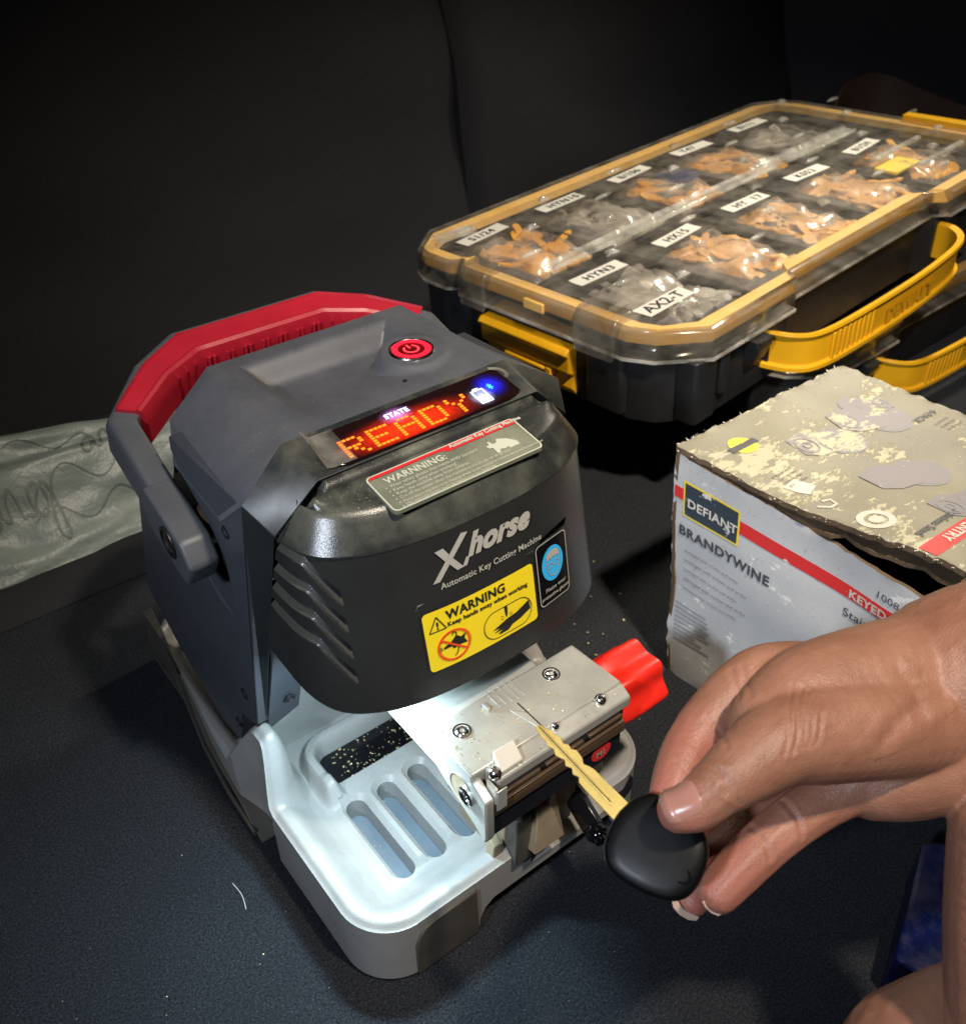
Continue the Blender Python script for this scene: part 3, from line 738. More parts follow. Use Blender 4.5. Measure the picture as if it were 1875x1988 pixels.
# raised name and line under it
bm = BM(); F = lambda a, b: HF(a, b, .0009)
text(bm, 'horse', F, -.0128, .2700, .0165, bold=.00085, shear=.42, sp=1.04)
poly(bm, [(-.0345, .2625), (-.0305, .2625), (-.0112, .2835), (-.0150, .2842)], F); poly(bm, [(-.0310, .2795), (-.0262, .2800), (-.0232, .2752), (-.0258, .2722)], F)
poly(bm, [(-.0242, .2705), (-.0222, .2735), (-.0165, .2660), (-.0140, .2700), (-.0118, .2700), (-.0140, .2655), (-.0200, .2650)], F)
text(bm, 'Automatic Key Cutting Machine', F, -.0305, .2580, .0048, bold=.00010, sp=1.05)
fin('name_print', bm, 'silver', hood, norm=False)
# raised slanted rib above the yellow sticker
bm = BM(); prism(bm, [(-.0465, .2500), (.0300, .2500), (.0350, .2570), (.0565, .2590), (.0545, .2562), (.0330, .2545), (.0280, .2535), (-.0440, .2535)], lambda p: HF(p[0], p[1], -.0006), lambda p: HF(p[0], p[1], .0005)); fin('hood_rib', bm, 'hood', hood, bev=.0003)
# top plate label
def LF(x, y, h=.0006): return Vector((x, y, .3058 + .0045 * sstep(.02, .06, y) * max(.01, min(1, (y - .0288) / .0257)) ** .8 + h + .0004))
def LF(x, y, h=.0006): return Vector((x, y, ztop(x, y) + h))
LX, LY0, LY1 = .0462, .0250, .0520
bm = BM(); prism(bm, rrect(-LX, LX, LY0, LY1, .003), lambda p: LF(p[0], p[1], -.0015), lambda p: LF(p[0], p[1], .0005)); lp = fin('machine_label', bm, 'plate', hood)
bm = BM(); ringface(bm, rrect(-LX, LX, LY0, LY1, .003), rrect(-LX + .0009, LX - .0009, LY0 + .0007, LY1 - .0007, .0024), lambda a, b: LF(a, b, .0008))
F = lambda a, b: LF(a, b, .0009)
text(bm, 'WARNNING:', F, -.0385, .0432, .0060, bold=.00016, sp=1.05)
for k, s_ in enumerate(('Wear safety glasses that meets ANSI standard', 'Keep hands away when working!', 'Keep the machine away from children', 'Cut off the power when the machine is not in use or at service', 'Please ensure that there is no chipping remain on the machine during processing and transportation', 'Do not use tools such as spray gun to clean up')):
    text(bm, s_, F, -.0385, .0400 - k * .0029, (.0029, .0029, .0029, .0027, .0022, .0029)[k], sp=.98); poly(bm, ell(-.0405, .0408 - k * .0029, .0004, .0004, 8), F)
F3 = lambda a, b: LF(a, b, .0015)
text(bm, 'Automatic Key Cutting Machine', F3, .0030, .0482, .0035, bold=.00012, sp=1.02)
poly(bm, [(.0220, .0330), (.0240, .0330), (.0250, .0350), (.0275, .0340), (.0300, .0345), (.0300, .0330), (.0365, .0330), (.0365, .0360), (.0330, .0400), (.0280, .0425), (.0262, .0400), (.0240, .0400), (.0232, .0425), (.0220, .0425), (.0220, .0405), (.0195, .0400), (.0205, .0380), (.0222, .0375)], F)
fin('label_print', bm, 'platetext', lp, norm=False)
bm = BM(); poly(bm, [(-LX + .0012, .0493), (-.0020, .0493), (-.0020, LY1 - .0008), (-LX + .0025, LY1 - .0008)], lambda a, b: LF(a, b, .0010)); poly(bm, [(-.0020, .0493), (.0010, .0472), (LX - .0012, .0472), (LX - .0015, LY1 - .0008), (-.0020, LY1 - .0008)], lambda a, b: LF(a, b, .0010)); fin('label_band', bm, 'stickred', lp, norm=False)

# ---- carry handle
hd = Vector((0, .950, .300)).normalized(); hn = Vector((1, 0, 0)).cross(hd); H0 = Vector((0, .146, .2505))
def HD(x, s, t=0): return H0 + Vector((x, 0, 0)) + hd * s + hn * t
outl = [(-.118, 0), (-.1165, .086), (-.084, .122), (-.052, .1405), (.052, .1405), (.084, .122), (.1165, .086), (.118, 0)]
inn = [(-.102, 0), (-.100, .078), (-.072, .104), (-.046, .1165), (.046, .1165), (.072, .104), (.100, .078), (.102, 0)]
bm = BM(); q = []
for (o1, i1) in zip(outl, inn):
    cx, cy = (o1[0] + i1[0]) / 2, (o1[1] + i1[1]) / 2
    sec = [(o1, -.0145), (o1, .007), ((o1[0] * .75 + cx * .25, o1[1] * .75 + cy * .25), .0135), (i1, .0135), (i1, -.0145)]
    q.append([bm.verts.new(HD(p[0], p[1], t)) for p, t in sec])
for a, b in zip(q[:-1], q[1:]):
    for k in range(5): bm.faces.new((a[k], a[(k + 1) % 5], b[(k + 1) % 5], b[k]))
bm.faces.new(q[0]); bm.faces.new(q[-1][::-1])
for s in (-1, 1):                                               # lugs
    prism(bm, [(-.022, -.018), (.012, -.0185), (.032, -.0145), (.03, .0135), (.006, .0150), (-.016, .014), (-.028, .004)], lambda p: H0 + Vector((s * .1015, 0, 0)) + hd * p[0] + hn * p[1], lambda p: H0 + Vector((s * .1195, 0, 0)) + hd * p[0] + hn * p[1])
hdl = fin('carry_handle', bm, 'handle', mac, bev=.0025, segs=3)
for s in (-1, 1):
    bm = BM(); lathe(bm, [(0, .0098), (.0010, .0098), (.0012, .0075), (-.003, .0070), (-.003, .0015)], H0 + Vector((s * .1196, 0, 0)) - hd * .002, (s, 0, 0), 28)
    piv = fin('pivot_screw', bm, 'dark', hdl)
    bm = BM(); lathe(bm, [(-.002, .0060), (.0002, .0060), (.0002, .0044), (-.002, .004)], H0 + Vector((s * .1196, 0, 0)) - hd * .002, (s, 0, 0), 24); fin('screw_head', bm, 'bronze', piv)
    bm = BM(); lathe(bm, [(-.008, .012), (.004, .012)], H0 + Vector((s * .0975, 0, 0)), (s, 0, 0), 30); fin('washer', bm, 'bronze', hdl)
# red grip: cover on the upper and inner faces of the bar
bm = BM(); q = []
ro = [(-.1090, .0885), (-.0800, .1160), (-.0505, .1325), (.0505, .1325), (.0800, .1160), (.1090, .0885)]
ri = [(-.0965, .0800), (-.0700, .1010), (-.0445, .1125), (.0445, .1125), (.0700, .1010), (.0965, .0800)]
def dens(P, n=9):
    o = []
    for a, b in zip(P[:-1], P[1:]):
        for k in range(n): o.append((a[0] + (b[0] - a[0]) * k / n, a[1] + (b[1] - a[1]) * k / n))
    return o + [P[-1]]
RO, RI = dens(ro, 14), dens(ri, 14)
for k, (o1, i1) in enumerate(zip(RO, RI)):
    u = k / (len(RO) - 1); ridge = .0012 * (max(0, math.sin(k * math.pi / 2)) if .22 < u < .78 else 0) 
    dv = Vector((i1[0] - o1[0], i1[1] - o1[1])).normalized()
    def pt(w_, t): return HD(o1[0] + (i1[0] - o1[0]) * w_, o1[1] + (i1[1] - o1[1]) * w_, t)
    q.append([bm.verts.new(p) for p in (pt(0, .008), pt(.03, .0165), pt(.09, .0178), pt(.15, .0162), pt(.78, .0160), pt(.88, .0172), pt(1.0, .0160), HD(i1[0] + dv.x * .0030, i1[1] + dv.y * .0030, .0105), HD(i1[0] + dv.x * (.0035 - ridge), i1[1] + dv.y * (.0035 - ridge), .004), HD(i1[0] + dv.x * (.0045 - ridge), i1[1] + dv.y * (.0045 - ridge), -.009), HD(i1[0] + dv.x * .002, i1[1] + dv.y * .002, -.0145), pt(.8, -.0145), pt(.6, 0))])
m_ = len(q[0])
for a, b in zip(q[:-1], q[1:]):
    for k in range(m_): bm.faces.new((a[k], a[(k + 1) % m_], b[(k + 1) % m_], b[k]))
bm.faces.new(q[0]); bm.faces.new(q[-1][::-1])
gr = fin('grip', bm, 'red', hdl, ang=26)
for k in range(9):
    bm = BM(); x = -.050 + k * .0125
    for dx in (-.0017, .0017): tubep(bm, [HD(x + dx, .1095, .011), HD(x + dx, .1080, .004), HD(x + dx, .1072, -.010)], .0011, 8)
    fin('grip_rib', bm, 'red', gr)

# ---- carriage and clamp
bm = BM(); abox(bm, -.0485, .033, -.006, .150, .152, .1665); carr = fin('carriage_arm', bm, 'alu', mac, bev=.0015)
bm = BM(); abox(bm, -.0465, -.0435, .0, .150, .144, .1515); abox(bm, -.006, .020, .03, .149, .10, .1515); fin('arm_rail', bm, 'alu', carr, bev=.001)
CT = .1755
clamp = None
bm = BM()
# machined top plate, with the strip at the front sloping down
hexa(bm, [(-.0495, -.036, .165), (.0560, -.036, .165), (.0540, .0035, .165), (-.0490, .0035, .165), (-.0495, -.036, CT), (.0560, -.036, CT), (.0540, .0035, CT), (-.0490, .0035, CT)])
hexa(bm, [(-.0400, -.0455, .165), (.0545, -.0455, .165), (.0560, -.036, .165), (-.0420, -.036, .165), (-.0400, -.0455, CT - .0028), (.0545, -.0455, CT - .0028), (.0560, -.0360, CT - .0001), (-.0420, -.0360, CT - .0001)])
clamp = fin('key_clamp', bm, 'steel', mac, bev=.0012)
bm = BM()                                                       # left end block
prism(bm, [(.0035, CT - .001), (-.0355, CT - .001), (-.0360, .170), (-.0475, .1640), (-.0480, .1340), (-.0465, .1300), (-.0380, .1360), (-.0120, .1470), (.0035, .156)], lambda p: (-.0500, p[0], p[1]), lambda p: (-.0440, p[0], p[1]))
eb = fin('end_block', bm, 'alu', clamp, bev=.001)
bm = BM(); lathe(bm, [(0, .0098), (.0004, .0098), (-.0001, .0086), (-.004, .0078)], (-.0502, -.0270, .1560), (-1, 0, 0), 30); fin('bore', bm, 'tan', eb)
bm = BM(); lathe(bm, [(-.004, .0060), (.0016, .0060), (.0024, .0048), (.0016, .0030), (.0004, .0026)], (-.0502, -.0325, .1565), (-1, 0, 0), 26); fin('bolt', bm, 'chrome', eb)
bm = BM(); abox(bm, -.0435, .0500, -.0450, -.004, .1290, .1650); abox(bm, -.046, .045, -.0462, -.045, .1500, .1520)
jb = fin('jaw_block', bm, 'clampdark', clamp, bev=.0008)
bm = BM(); hexa(bm, [(-.0435, -.0475, .1490), (.0500, -.0475, .1490), (.0500, -.0450, .1490), (-.0435, -.0450, .1490), (-.0435, -.0475, .1555), (.0500, -.0475, .1555), (.0500, -.0450, .1570), (-.0435, -.0450, .1570)]); fin('jaw_edge', bm, 'bronze', jb, bev=.0004)
bm = BM()
for k, (x0, x1) in enumerate(((-.040, -.012), (-.008, .006), (.010, .019), (.023, .048))): abox(bm, x0, x1, -.0466, -.0440, .1600 + .0006 * (k % 2), .1622 + .0006 * (k % 2))
abox(bm, -.044, .049, -.0480, -.046, .1575, .1585); fin('jaw_teeth', bm, 'bronze', jb, bev=.0002)
bm = BM()
def emb(a, b): return (a, -.0488 + .001, b)
poly(bm, ell(.0345, .1400, .0075, .0065), lambda a, b: (a, -.0455, b)); em = fin('clamp_emblem', bm, 'printred', jb)
bm = BM(); text(bm, 'M1', lambda a, b: (a, -.0459, b), .0305, .1375, .0058, bold=.00015); fin('emblem_text', bm, 'silver', em)
bm = BM()
for (x, y, r) in ((-.0361, -.0094, .0052), (.0285, -.0075, .0052)): lathe(bm, [(-.001, r), (.0004, r), (.0004, r * .82), (-.0004, r * .8), (.0006, r * .62), (.0010, r * .5), (.0006, r * .28), (-.0002, r * .25)], (x, y, CT), (0, 0, 1), 26)
for (x, y, r) in ((.0373, -.0385, .0036), (.0050, -.0378, .0024), (-.0390, -.0415, .0036)): lathe(bm, [(-.002, r), (.0006, r), (.0018, r * .86), (.0026, r * .55), (.0018, r * .42)], (x, y, CT), (0, 0, 1), 22)
fin('screw', bm, 'chrome', clamp)
bm = BM(); hexa(bm, [(-.0370, -.0440, .1715), (-.0225, -.0440, .1715), (-.0200, -.0330, .1730), (-.0340, -.0330, .1730), (-.0370, -.0440, .1765), (-.0225, -.0440, .1765), (-.0200, -.0330, .1800), (-.0340, -.0330, .1800)]); fin('stop_block', bm, 'printwhite', clamp, bev=.0006)
bm = BM(); abox(bm, -.0440, -.0425, -.0490, -.0405, .1600, .1725); abox(bm, -.0440, -.0375, -.0500, -.0490, .156, .1715); fin('side_tab', bm, 'alu', clamp, bev=.0004)
bm = BM()
for k in range(5): abox(bm, -.010 + k * .0040, -.0088 + k * .0040, -.0085 - k * .0004, .0055, CT, CT + .0005)
abox(bm, -.0175, -.0158, -.008, -.0025, CT, CT + .0030); abox(bm, -.0080, .0045, -.0215, -.0212, CT, CT + .0004)
fin('guide_rib', bm, 'alu', clamp, bev=.0002)
bm = BM(); abox(bm, -.0006, .0000, -.0345, -.0125, CT - .0002, CT + .0004); fin('key_slot', bm, 'dark', clamp)
bm = BM(); q = [(-.0075, -.0140), (-.0030, -.0340), (-.0012, -.0340), (-.0010, -.0215), (-.0048, -.0170)]
zprism(bm, q, CT, CT + .0012); fin('key_shoulder_stop', bm, 'alu', clamp, bev=.0004)
# red star knob on the right
def lobe(a, h): return -.21 * (math.cos(a * 3 + .4) ** 2) ** .75
bm = BM(); lathe(bm, [(0, .0140), (.001, .0215), (.004, .0232), (.018, .0236), (.036, .0232), (.0392, .0225), (.0402, .0200), (.0404, .010)], (.0590, -.0150, .1400), (1, 0, 0), 84, lobes=lobe)
kn = fin('clamp_knob', bm, 'knobred', mac, ang=40)
bm = BM(); lathe(bm, [(0, .0100), (.014, .0100)], (.0500, -.0150, .1420), (1, 0, 0), 24); fin('knob_collar', bm, 'red', kn)
# pedestal under the clamp
bm = BM()
hexa(bm, [(-.012, -.016, .040), (.044, -.016, .040), (.044, .03, .040), (-.012, .03, .040), (-.014, -.020, .104), (.046, -.020, .104), (.046, .03, .104), (-.014, .03, .104)])
abox(bm, -.024, .048, -.030, .03, .1045, .1285)
ped = fin('carriage_block', bm, 'tan', mac, bev=.0012)
bm = BM(); abox(bm, .006, .040, -.0228, -.019, .070, .100); fin('block_panel', bm, 'tan', ped, bev=.0008)
bm = BM()
hexa(bm, [(-.002, -.034, .060), (.022, -.034, .060), (.024, -.018, .060), (-.004, -.018, .060), (.002, -.030, .0985), (.010, -.031, .0985), (.022, -.020, .098), (.002, -.020, .098)])
fin('wedge', bm, 'tan', ped, bev=.0006)
bm = BM(); hexa(bm, [(-.024, -.020, .050), (-.014, -.020, .050), (-.014, -.012, .050), (-.024, -.012, .050), (-.022, -.019, .068), (-.016, -.019, .068), (-.016, -.012, .074), (-.022, -.012, .074)]); fin('foot_block', bm, 'tan', ped, bev=.001)
bm = BM(); abox(bm, -.012, .0005, -.028, -.015, .050, .094); fin('foot_block', bm, 'skirt', ped, bev=.001)
bm = BM(); abox(bm, .050, .066, -.020, -.004, .072, .088); fin('bracket', bm, 'skirt', ped, bev=.0015)
bm = BM(); lathe(bm, [(0, .010), (.002, .010), (.002, .006)], (.083, -.0215, .045), (0, -1, .2), 24); fin('level_bubble', bm, 'dark', base)
bm = BM(); abox(bm, .0045, .0695, -.0205, -.0095, .0285, .0338); fin('socket_recess', bm, 'dark', base)

# brass swarf: far too many crumbs to count
bm = BM()
def crumb(p, r):
    m_ = Matrix.Translation(p) @ Matrix.Rotation(random.random() * 6, 4, Vector((random.random(), random.random(), 1))) @ Matrix.Diagonal((r * random.uniform(.6, 1.6), r, r * .6, 1))
    bmesh.ops.create_icosphere(bm, subdivisions=1, radius=1, matrix=m_)
for _ in range(90):
    x, y = random.uniform(-.060, .01), random.uniform(.100, .126)
    if x > -.06 + (y - .1) * .2: crumb(Vector((x, y, .0388)), random.uniform(.0003, .0009))
for _ in range(150): crumb(Vector((random.uniform(-.050, .052), random.gauss(-.018, .011), CT + .0003)), random.uniform(.00018, .0005))
for _ in range(70): crumb(Vector((random.gauss(-.045, .02), random.gauss(.085, .012), .0447)), random.uniform(.00015, .0004))
for _ in range(34):
    k = random.choice(SL); crumb(Vector((k + random.uniform(-.006, .006), random.uniform(.015, .078), .0240)), random.uniform(.0003, .0006))
for _ in range(24):
    p = BP(random.gauss(1170, 45), random.gauss(1270, 55), 2, 0.0008)
    if p.x > .125: crumb(p, random.uniform(.0005, .0013))
for _ in range(22): crumb(BP(random.gauss(600, 350), random.gauss(1850, 90), 2, .0006), random.uniform(.0002, .0005))
tag(fin('metal_shavings', bm, 'gold'), 'tiny brass shavings scattered over the tray, clamp and floor', 'metal shavings', kind='stuff')

# black plug sticking out below the key
pl0, pl1 = BP(1118, 1550, 1, -.024), BP(1168, 1636, 1, -.056)
d_ = (pl1 - pl0); Lp = d_.length
bm = BM(); lathe(bm, [(-.010, .0045), (0, .0062), (.002, .0070), (Lp * .70, .0070), (Lp * .715, .0063), (Lp * .76, .0063), (Lp * .78, .0068), (Lp * .83, .0066), (Lp * .86, .0056), (Lp * .90, .0052), (Lp * .91, .0040), (Lp * .99, .0038), (Lp, .0026), (Lp * .985, .0014)], pl0, d_, 32)
tag(fin('plug', bm, 'glossblack', ang=30), 'glossy black round plug sticking out of the machine front beside the key blade', 'plug')

# ================================================================== clear lidded cases
U = Vector((0.99459988, 0.09469906, 0.04246368)); Vv = Vector((-0.09338048, 0.99480319, -0.04057955)); Nn = Vector((-0.04608585, 0.03639514, 0.99827418))
C0 = Vector((0.3605, 0.2010, 0.2))
HC = .098
def case_matrix(c0, u, v, n): 
    m_ = Matrix.Identity(4)
    for i, a in enumerate((u, v, n)): m_[0][i], m_[1][i], m_[2][i] = a
    return Matrix.Translation(c0 - n * HC) @ m_
CL, CW = .690, .378
def outline(off=0., jog=True):
    o = off
    P = [(-.020 + o, .052), (-.008 + o * .8, .026 + o * .3), (.030 + o * .3, -.009 + o)]
    P += [(.158 + o, -.009 + o)] if jog else []
    if jog: P += [(.168 + o, .006 + o), (.455 - o, .006 + o), (.468 - o, -.009 + o)]
    P += [(CL - .05 - o * .3, -.009 + o), (CL - .008 - o * .8, .030), (CL - o, .055), (CL - o, CW - .055), (CL - .012 - o * .8, CW - .030), (CL - .05 - o * .3, CW - o)]
    P += [(.028 + o * .3, CW - o), (-.010 + o * .8, CW - .030 - o * .3), (-.018 + o, CW - .050), (-.018 + o, CW - .085), (-.008 + o, CW - .100), (-.008 + o, .285), (-.020 + o, .270)]
    return P
def case(label, mw, full=True):
    t = empty('organizer_case', mw=mw); tag(t, label, 'organizer case', 'clear lidded organizer cases')
    bm = BM()
    zprism(bm, outline(.010), 0, HC - .022)
    body = fin('body', bm, 'casebody', t, bev=.002)
    for (y0, y1, x0) in ((.055, .10, -.018), (.265, .31, -.014)):
        bm = BM(); zprism(bm, rrect(x0, .02, y0, y1, .004, 2), .006, HC - .030); fin('corner_post', bm, 'casebody', body, bev=.0015)
    for (x0, x1) in ((.012, .045), (.052, .064), (.128, .150), (.48, .50)):
        bm = BM(); zprism(bm, rrect(x0, x1, -.006, .02, .004, 2), .004 if x0 < .05 else .020, HC - .030); fin('corner_post', bm, 'casebody', body, bev=.0015)
    bm = BM(); prism(bm, [(-.011, .052), (-.004, .036), (.004, .038), (.004, .060), (-.009, .060)], lambda p: (.092, p[0] - .004, p[1]), lambda p: (.116, p[0] - .004, p[1]))
    for k in range(5): abox(bm, .094, .114, -.0158 + k * .0014, -.0148 + k * .0014, .0585 - k * .0045, .0600 - k * .0045)
    fin('hinge_catch', bm, 'casebody', body, bev=.0004)
    # lid
    bm = BM()
    a, b = outline(0), outline(.004); n = len(a)
    va = [bm.verts.new((x, y, HC - .030)) for x, y in a]; vb = [bm.verts.new((x, y, HC - .004)) for x, y in outline(.001)]; vc = [bm.verts.new((x, y, HC)) for x, y in outline(.006)]
    for i in range(n):
        bm.faces.new((va[i], va[(i + 1) % n], vb[(i + 1) % n], vb[i])); bm.faces.new((vb[i], vb[(i + 1) % n], vc[(i + 1) % n], vc[i]))
    lidskirt = fin('lid_rim', bm, 'lidside', t, ang=20)
    md = lidskirt.modifiers.new('s', 'SOLIDIFY'); md.thickness = .0018
    bm = BM(); sweep(bm, [Vector((x, y, HC - .030)) for x, y in outline(-.0008)], [(-.0012, -.0012), (.0012, -.0012), (.0012, .0012), (-.0012, .0012)], (0, 0, 1), closed=True); fin('rim_edge', bm, 'stud', lidskirt)
    bm = BM()                                                   # amber seal seen through the lid
    A_, B_, C_ = outline(.0045), outline(.010), outline(.0235)
    z1 = HC - .0030
    R0 = [bm.verts.new((x, y, HC - .015)) for x, y in A_]; R1 = [bm.verts.new((x, y, z1)) for x, y in B_]; R2 = [bm.verts.new((x, y, z1 - .0005)) for x, y in C_]; R3 = [bm.verts.new((x, y, HC - .012)) for x, y in C_]
    for i in range(n):
        j = (i + 1) % n
        for p, q_ in ((R0, R1), (R1, R2), (R2, R3)): bm.faces.new((p[i], p[j], q_[j], q_[i]))
    fin('seal', bm, 'seal', t, ang=20)
    bm = BM(); bm.faces.new([bm.verts.new((x, y, HC)) for x, y in outline(.006)])
    lid = fin('lid', bm, 'lid', t)
    bm = BM()
    sweep(bm, [Vector((.035, .196, HC + .001)), Vector((.60, .196, HC + .001))], [(-.010, -.002), (-.0075, .0022), (-.004, .0005), (.004, .0005), (.0075, .0022), (.010, -.002)], (0, 0, 1))
    for (x0, x1, y) in ((.40, .60, .206), (.50, .61, .108), (.515, .62, .058)): sweep(bm, [Vector((x0, y, HC + .002)), Vector((x1, y, HC + .002))], [(-.004, -.002), (-.003, .002), (.003, .002), (.004, -.002)], (0, 0, 1))
    fin('lid_ridge', bm, 'stud', lid, bev=.0008)
    # moulded latch humps at the short side
    for (y0, y1) in ((.062, .112), (.232, .270)):
        bm = BM(); prism(bm, [(-.0225, HC - .040), (-.0225, HC - .010), (-.016, HC + .0035), (.004, HC + .0045), (.010, HC + .001)], lambda p: (p[0], y0, p[1]), lambda p: (p[0], y1, p[1])); fin('latch_hump', bm, 'lidside', lidskirt, bev=.0025)
    bm = BM(); abox(bm, -.0215, -.018, .150, .176, HC - .016, HC - .006); fin('seal_tab', bm, 'seal', lidskirt, bev=.001)
    # yellow latch
    for side_ in (0, 1):
        bm = BM(); fx = (lambda x: x) if side_ == 0 else (lambda x: CL - .02 - x); zo = 0 if side_ == 0 else .049; y0_, y1_ = (.118, .240) if side_ == 0 else (.02, .165)
        prof = [(-.021, .0550), (-.0265, .0500), (-.0215, .0455), (-.0215, .0290), (-.0130, .0240), (-.0160, .0100), (-.0080, -.0010), (-.0050, -.0010), (-.0050, .0550)]
        prism(bm, prof, lambda p: (fx(p[0]), y0_, p[1] + zo), lambda p: (fx(p[0]), y1_, p[1] + zo))
        if side_ == 0: abox(bm, -.0235, -.020, .150, .205, .0230, .0270); abox(bm, -.0215, -.012, .142, .150, .004, .027)
        la = fin('latch', bm, 'caseyellow', t, bev=.0015)
    # yellow carry handle along the near side
    bm = BM(); hp = catmull([(.128, .004, .036), (.138, -.026, .036), (.165, -.042, .0365), (.25, -.048, .037), (.35, -.048, .037), (.43, -.040, .037), (.462, -.020, .037), (.468, .004, .037)], 5)
    sweep(bm, hp, [(-.003, -.019), (.004, -.019), (.004, -.015), (.0005, -.013), (.0005, .0155), (.0045, .018), (.0035, .021), (-.003, .019)], (0, 0, 1))
    hh = fin('handle', bm, 'caseyellow', t, ang=40)
    bm = BM(); text(bm, 'D\u0045WALT', lambda a, b: (a, -.0492 - .0016, b), .265, .026, .023, bold=.0014, sp=1.06); abox(bm, .266, .372, -.0504, -.0484, .0215, .0228)
    fin('handle_lettering', bm, 'caseyellow', hh)
    bm = BM()
    for k in range(9): abox(bm, .172 + k * .0085, .176 + k * .0085, -.0470 - k * .0003, -.0440, .022, .050)
    fin('grip_rib', bm, 'caseyellow', hh, bev=.0008)
    if not full: return t
    # cups with sleeved key blanks
    rng = random.Random(3)
    words = ['S1/24', 'HYN10', 'B/106', 'T47', 'B111', 'HYN3', 'HX15', 'HY  17', 'KS52', 'B1/24']
    wi = 0
    spots = []
    for row, (yy) in enumerate((.278, .112)):
        for k in range(5): spots.append((.078 + k * .122, yy))
    cups = BM(); 
    for (x, y) in spots:
        w2, l2 = .057, .066
        zprism(cups, rrect(x - w2, x + w2, y - .080 if y > .2 else y - .082, y + .068, .010, 3), .012, .020)
    for k in range(6): abox(cups, .017 + k * .122 - .0012, .017 + k * .122 + .0012, .026, CW - .03, .012, HC - .014)
    abox(cups, .02, CL - .03, .190, .2, .012, HC - .014)
    fin('cup_tray', cups, 'cup', t)
    cols = ['orange', 'greyblanks', 'orange', 'orange', 'greyblanks', 'greyblanks', 'copper', 'copper', 'copper', 'orange']
    for i, (x, y) in enumerate(spots):
        bm = BM(); nx_, ny_ = 16, 20; g = {}
        for a in range(nx_ + 1):
            for b in range(ny_ + 1):
                u_, v_2 = a / nx_ * 2 - 1, b / ny_ * 2 - 1; e = max(0, 1 - max(abs(u_), abs(v_2)) ** 4)
                z = .046 + .036 * min(1, e * 2.2) * (.9 + .35 * noise.noise(Vector((u_ * 1.6 + i * 7, v_2 * 1.6, 1)))) + .006 * noise.noise(Vector((u_ * 6 + i, v_2 * 6, 3)))
                g[a, b] = bm.verts.new((x + .010 + u_ * .044, y - .012 + v_2 * (.060 if y > .2 else .066), min(z, HC - .010)))
        for a in range(nx_):
            for b in range(ny_): bm.faces.new((g[a, b], g[a + 1, b], g[a + 1, b + 1], g[a, b + 1]))
        for q in range(16):                                      # blanks lying loose in the heap: a bow and a blade each
            a0 = rng.uniform(0, 6.28); kx, ky = x + .008 + rng.uniform(-.034, .034), y - .012 + rng.uniform(-.046, .046); kz = rng.uniform(.066, .080); tl = rng.uniform(-.25, .25)
            ca, sa = math.cos(a0), math.sin(a0)
            kf = lambda p, h, ca=ca, sa=sa, kx=kx, ky=ky, kz=kz, tl=tl: (kx + p[0] * ca - p[1] * sa, ky + p[0] * sa + p[1] * ca, min(kz + p[0] * tl + h, HC - .008))
            o2 = ell(0, 0, .0125, .011, 14)[2:13]; o2 = [(.034, -.004), (.038, 0), (.034, .004), (.010, .004)] + ell(0, 0, .0125, .012, 14)[1:13] + [(.010, -.004)]
            prism(bm, o2, lambda p: kf(p, 0), lambda p: kf(p, .0022))
        fin('key_blanks', bm, cols[i], t, ang=30)
        bm = BM(); g = {}
        for a in range(nx_ + 1):
            for b in range(ny_ + 1):
                u_, v_2 = a / nx_ * 2 - 1, b / ny_ * 2 - 1; e = max(0, 1 - max(abs(u_), abs(v_2)) ** 4)
                z = .056 + .038 * e * (.9 + .5 * noise.noise(Vector((u_ * 2 + i * 3, v_2 * 2, 9)))) + .005 * abs(noise.noise(Vector((u_ * 7 + i, v_2 * 7, 5))))
                g[a, b] = bm.verts.new((x + u_ * .054, y - .010 + v_2 * .066, min(z, HC - .0065)))
        for a in range(nx_):
            for b in range(ny_): bm.faces.new((g[a, b], g[a + 1, b], g[a + 1, b + 1], g[a, b + 1]))
        fin('zip_bag', bm, 'zip', t, ang=80)
        # paper label under the lid
        if True:
            bm = BM(); lw, lh = .033, .0095; cx, cy = x - .022, y + .036; ang_ = R(rng.uniform(-4, 5)); rw = (lambda a, b, cx=cx, cy=cy, ang_=ang_, h=.0006: (cx + a * math.cos(ang_) - b * math.sin(ang_), cy + a * math.sin(ang_) + b * math.cos(ang_), HC + h))
            jag = [(-lw, -lh), (lw * .2, -lh * 1.03), (lw, -lh), (lw * .99, lh * .1), (lw * 1.02, lh), (lw * .1, lh * .96), (-lw, lh), (-lw * 1.02, 0)]
            poly(bm, jag, rw); pl = fin('paper_label', bm, 'paper', lid)
            bm = BM(); text(bm, words[i], lambda a, b: rw(a, b, h=.0010), -lw * .62, -lh * .55, .0145, bold=.0002, sp=1.15); fin('handwriting', bm, 'ink', pl)
    bm = BM(); cx, cy = .020, .058
    rw = lambda a, b, h=.0006: (cx + .02 + a, cy + b, HC + h)
    poly(bm, [(-.028, -.011), (.036, -.010), (.038, .010), (-.030, .010)], rw); pl = fin('paper_label', bm, 'paper', lid)
    bm = BM(); text(bm, 'AX2-T', lambda a, b: rw(a, b, .0010), -.023, -.006, .0185, bold=.0002); fin('handwriting', bm, 'ink', pl)
    # moulded studs and clips of the lid
    bm = BM()
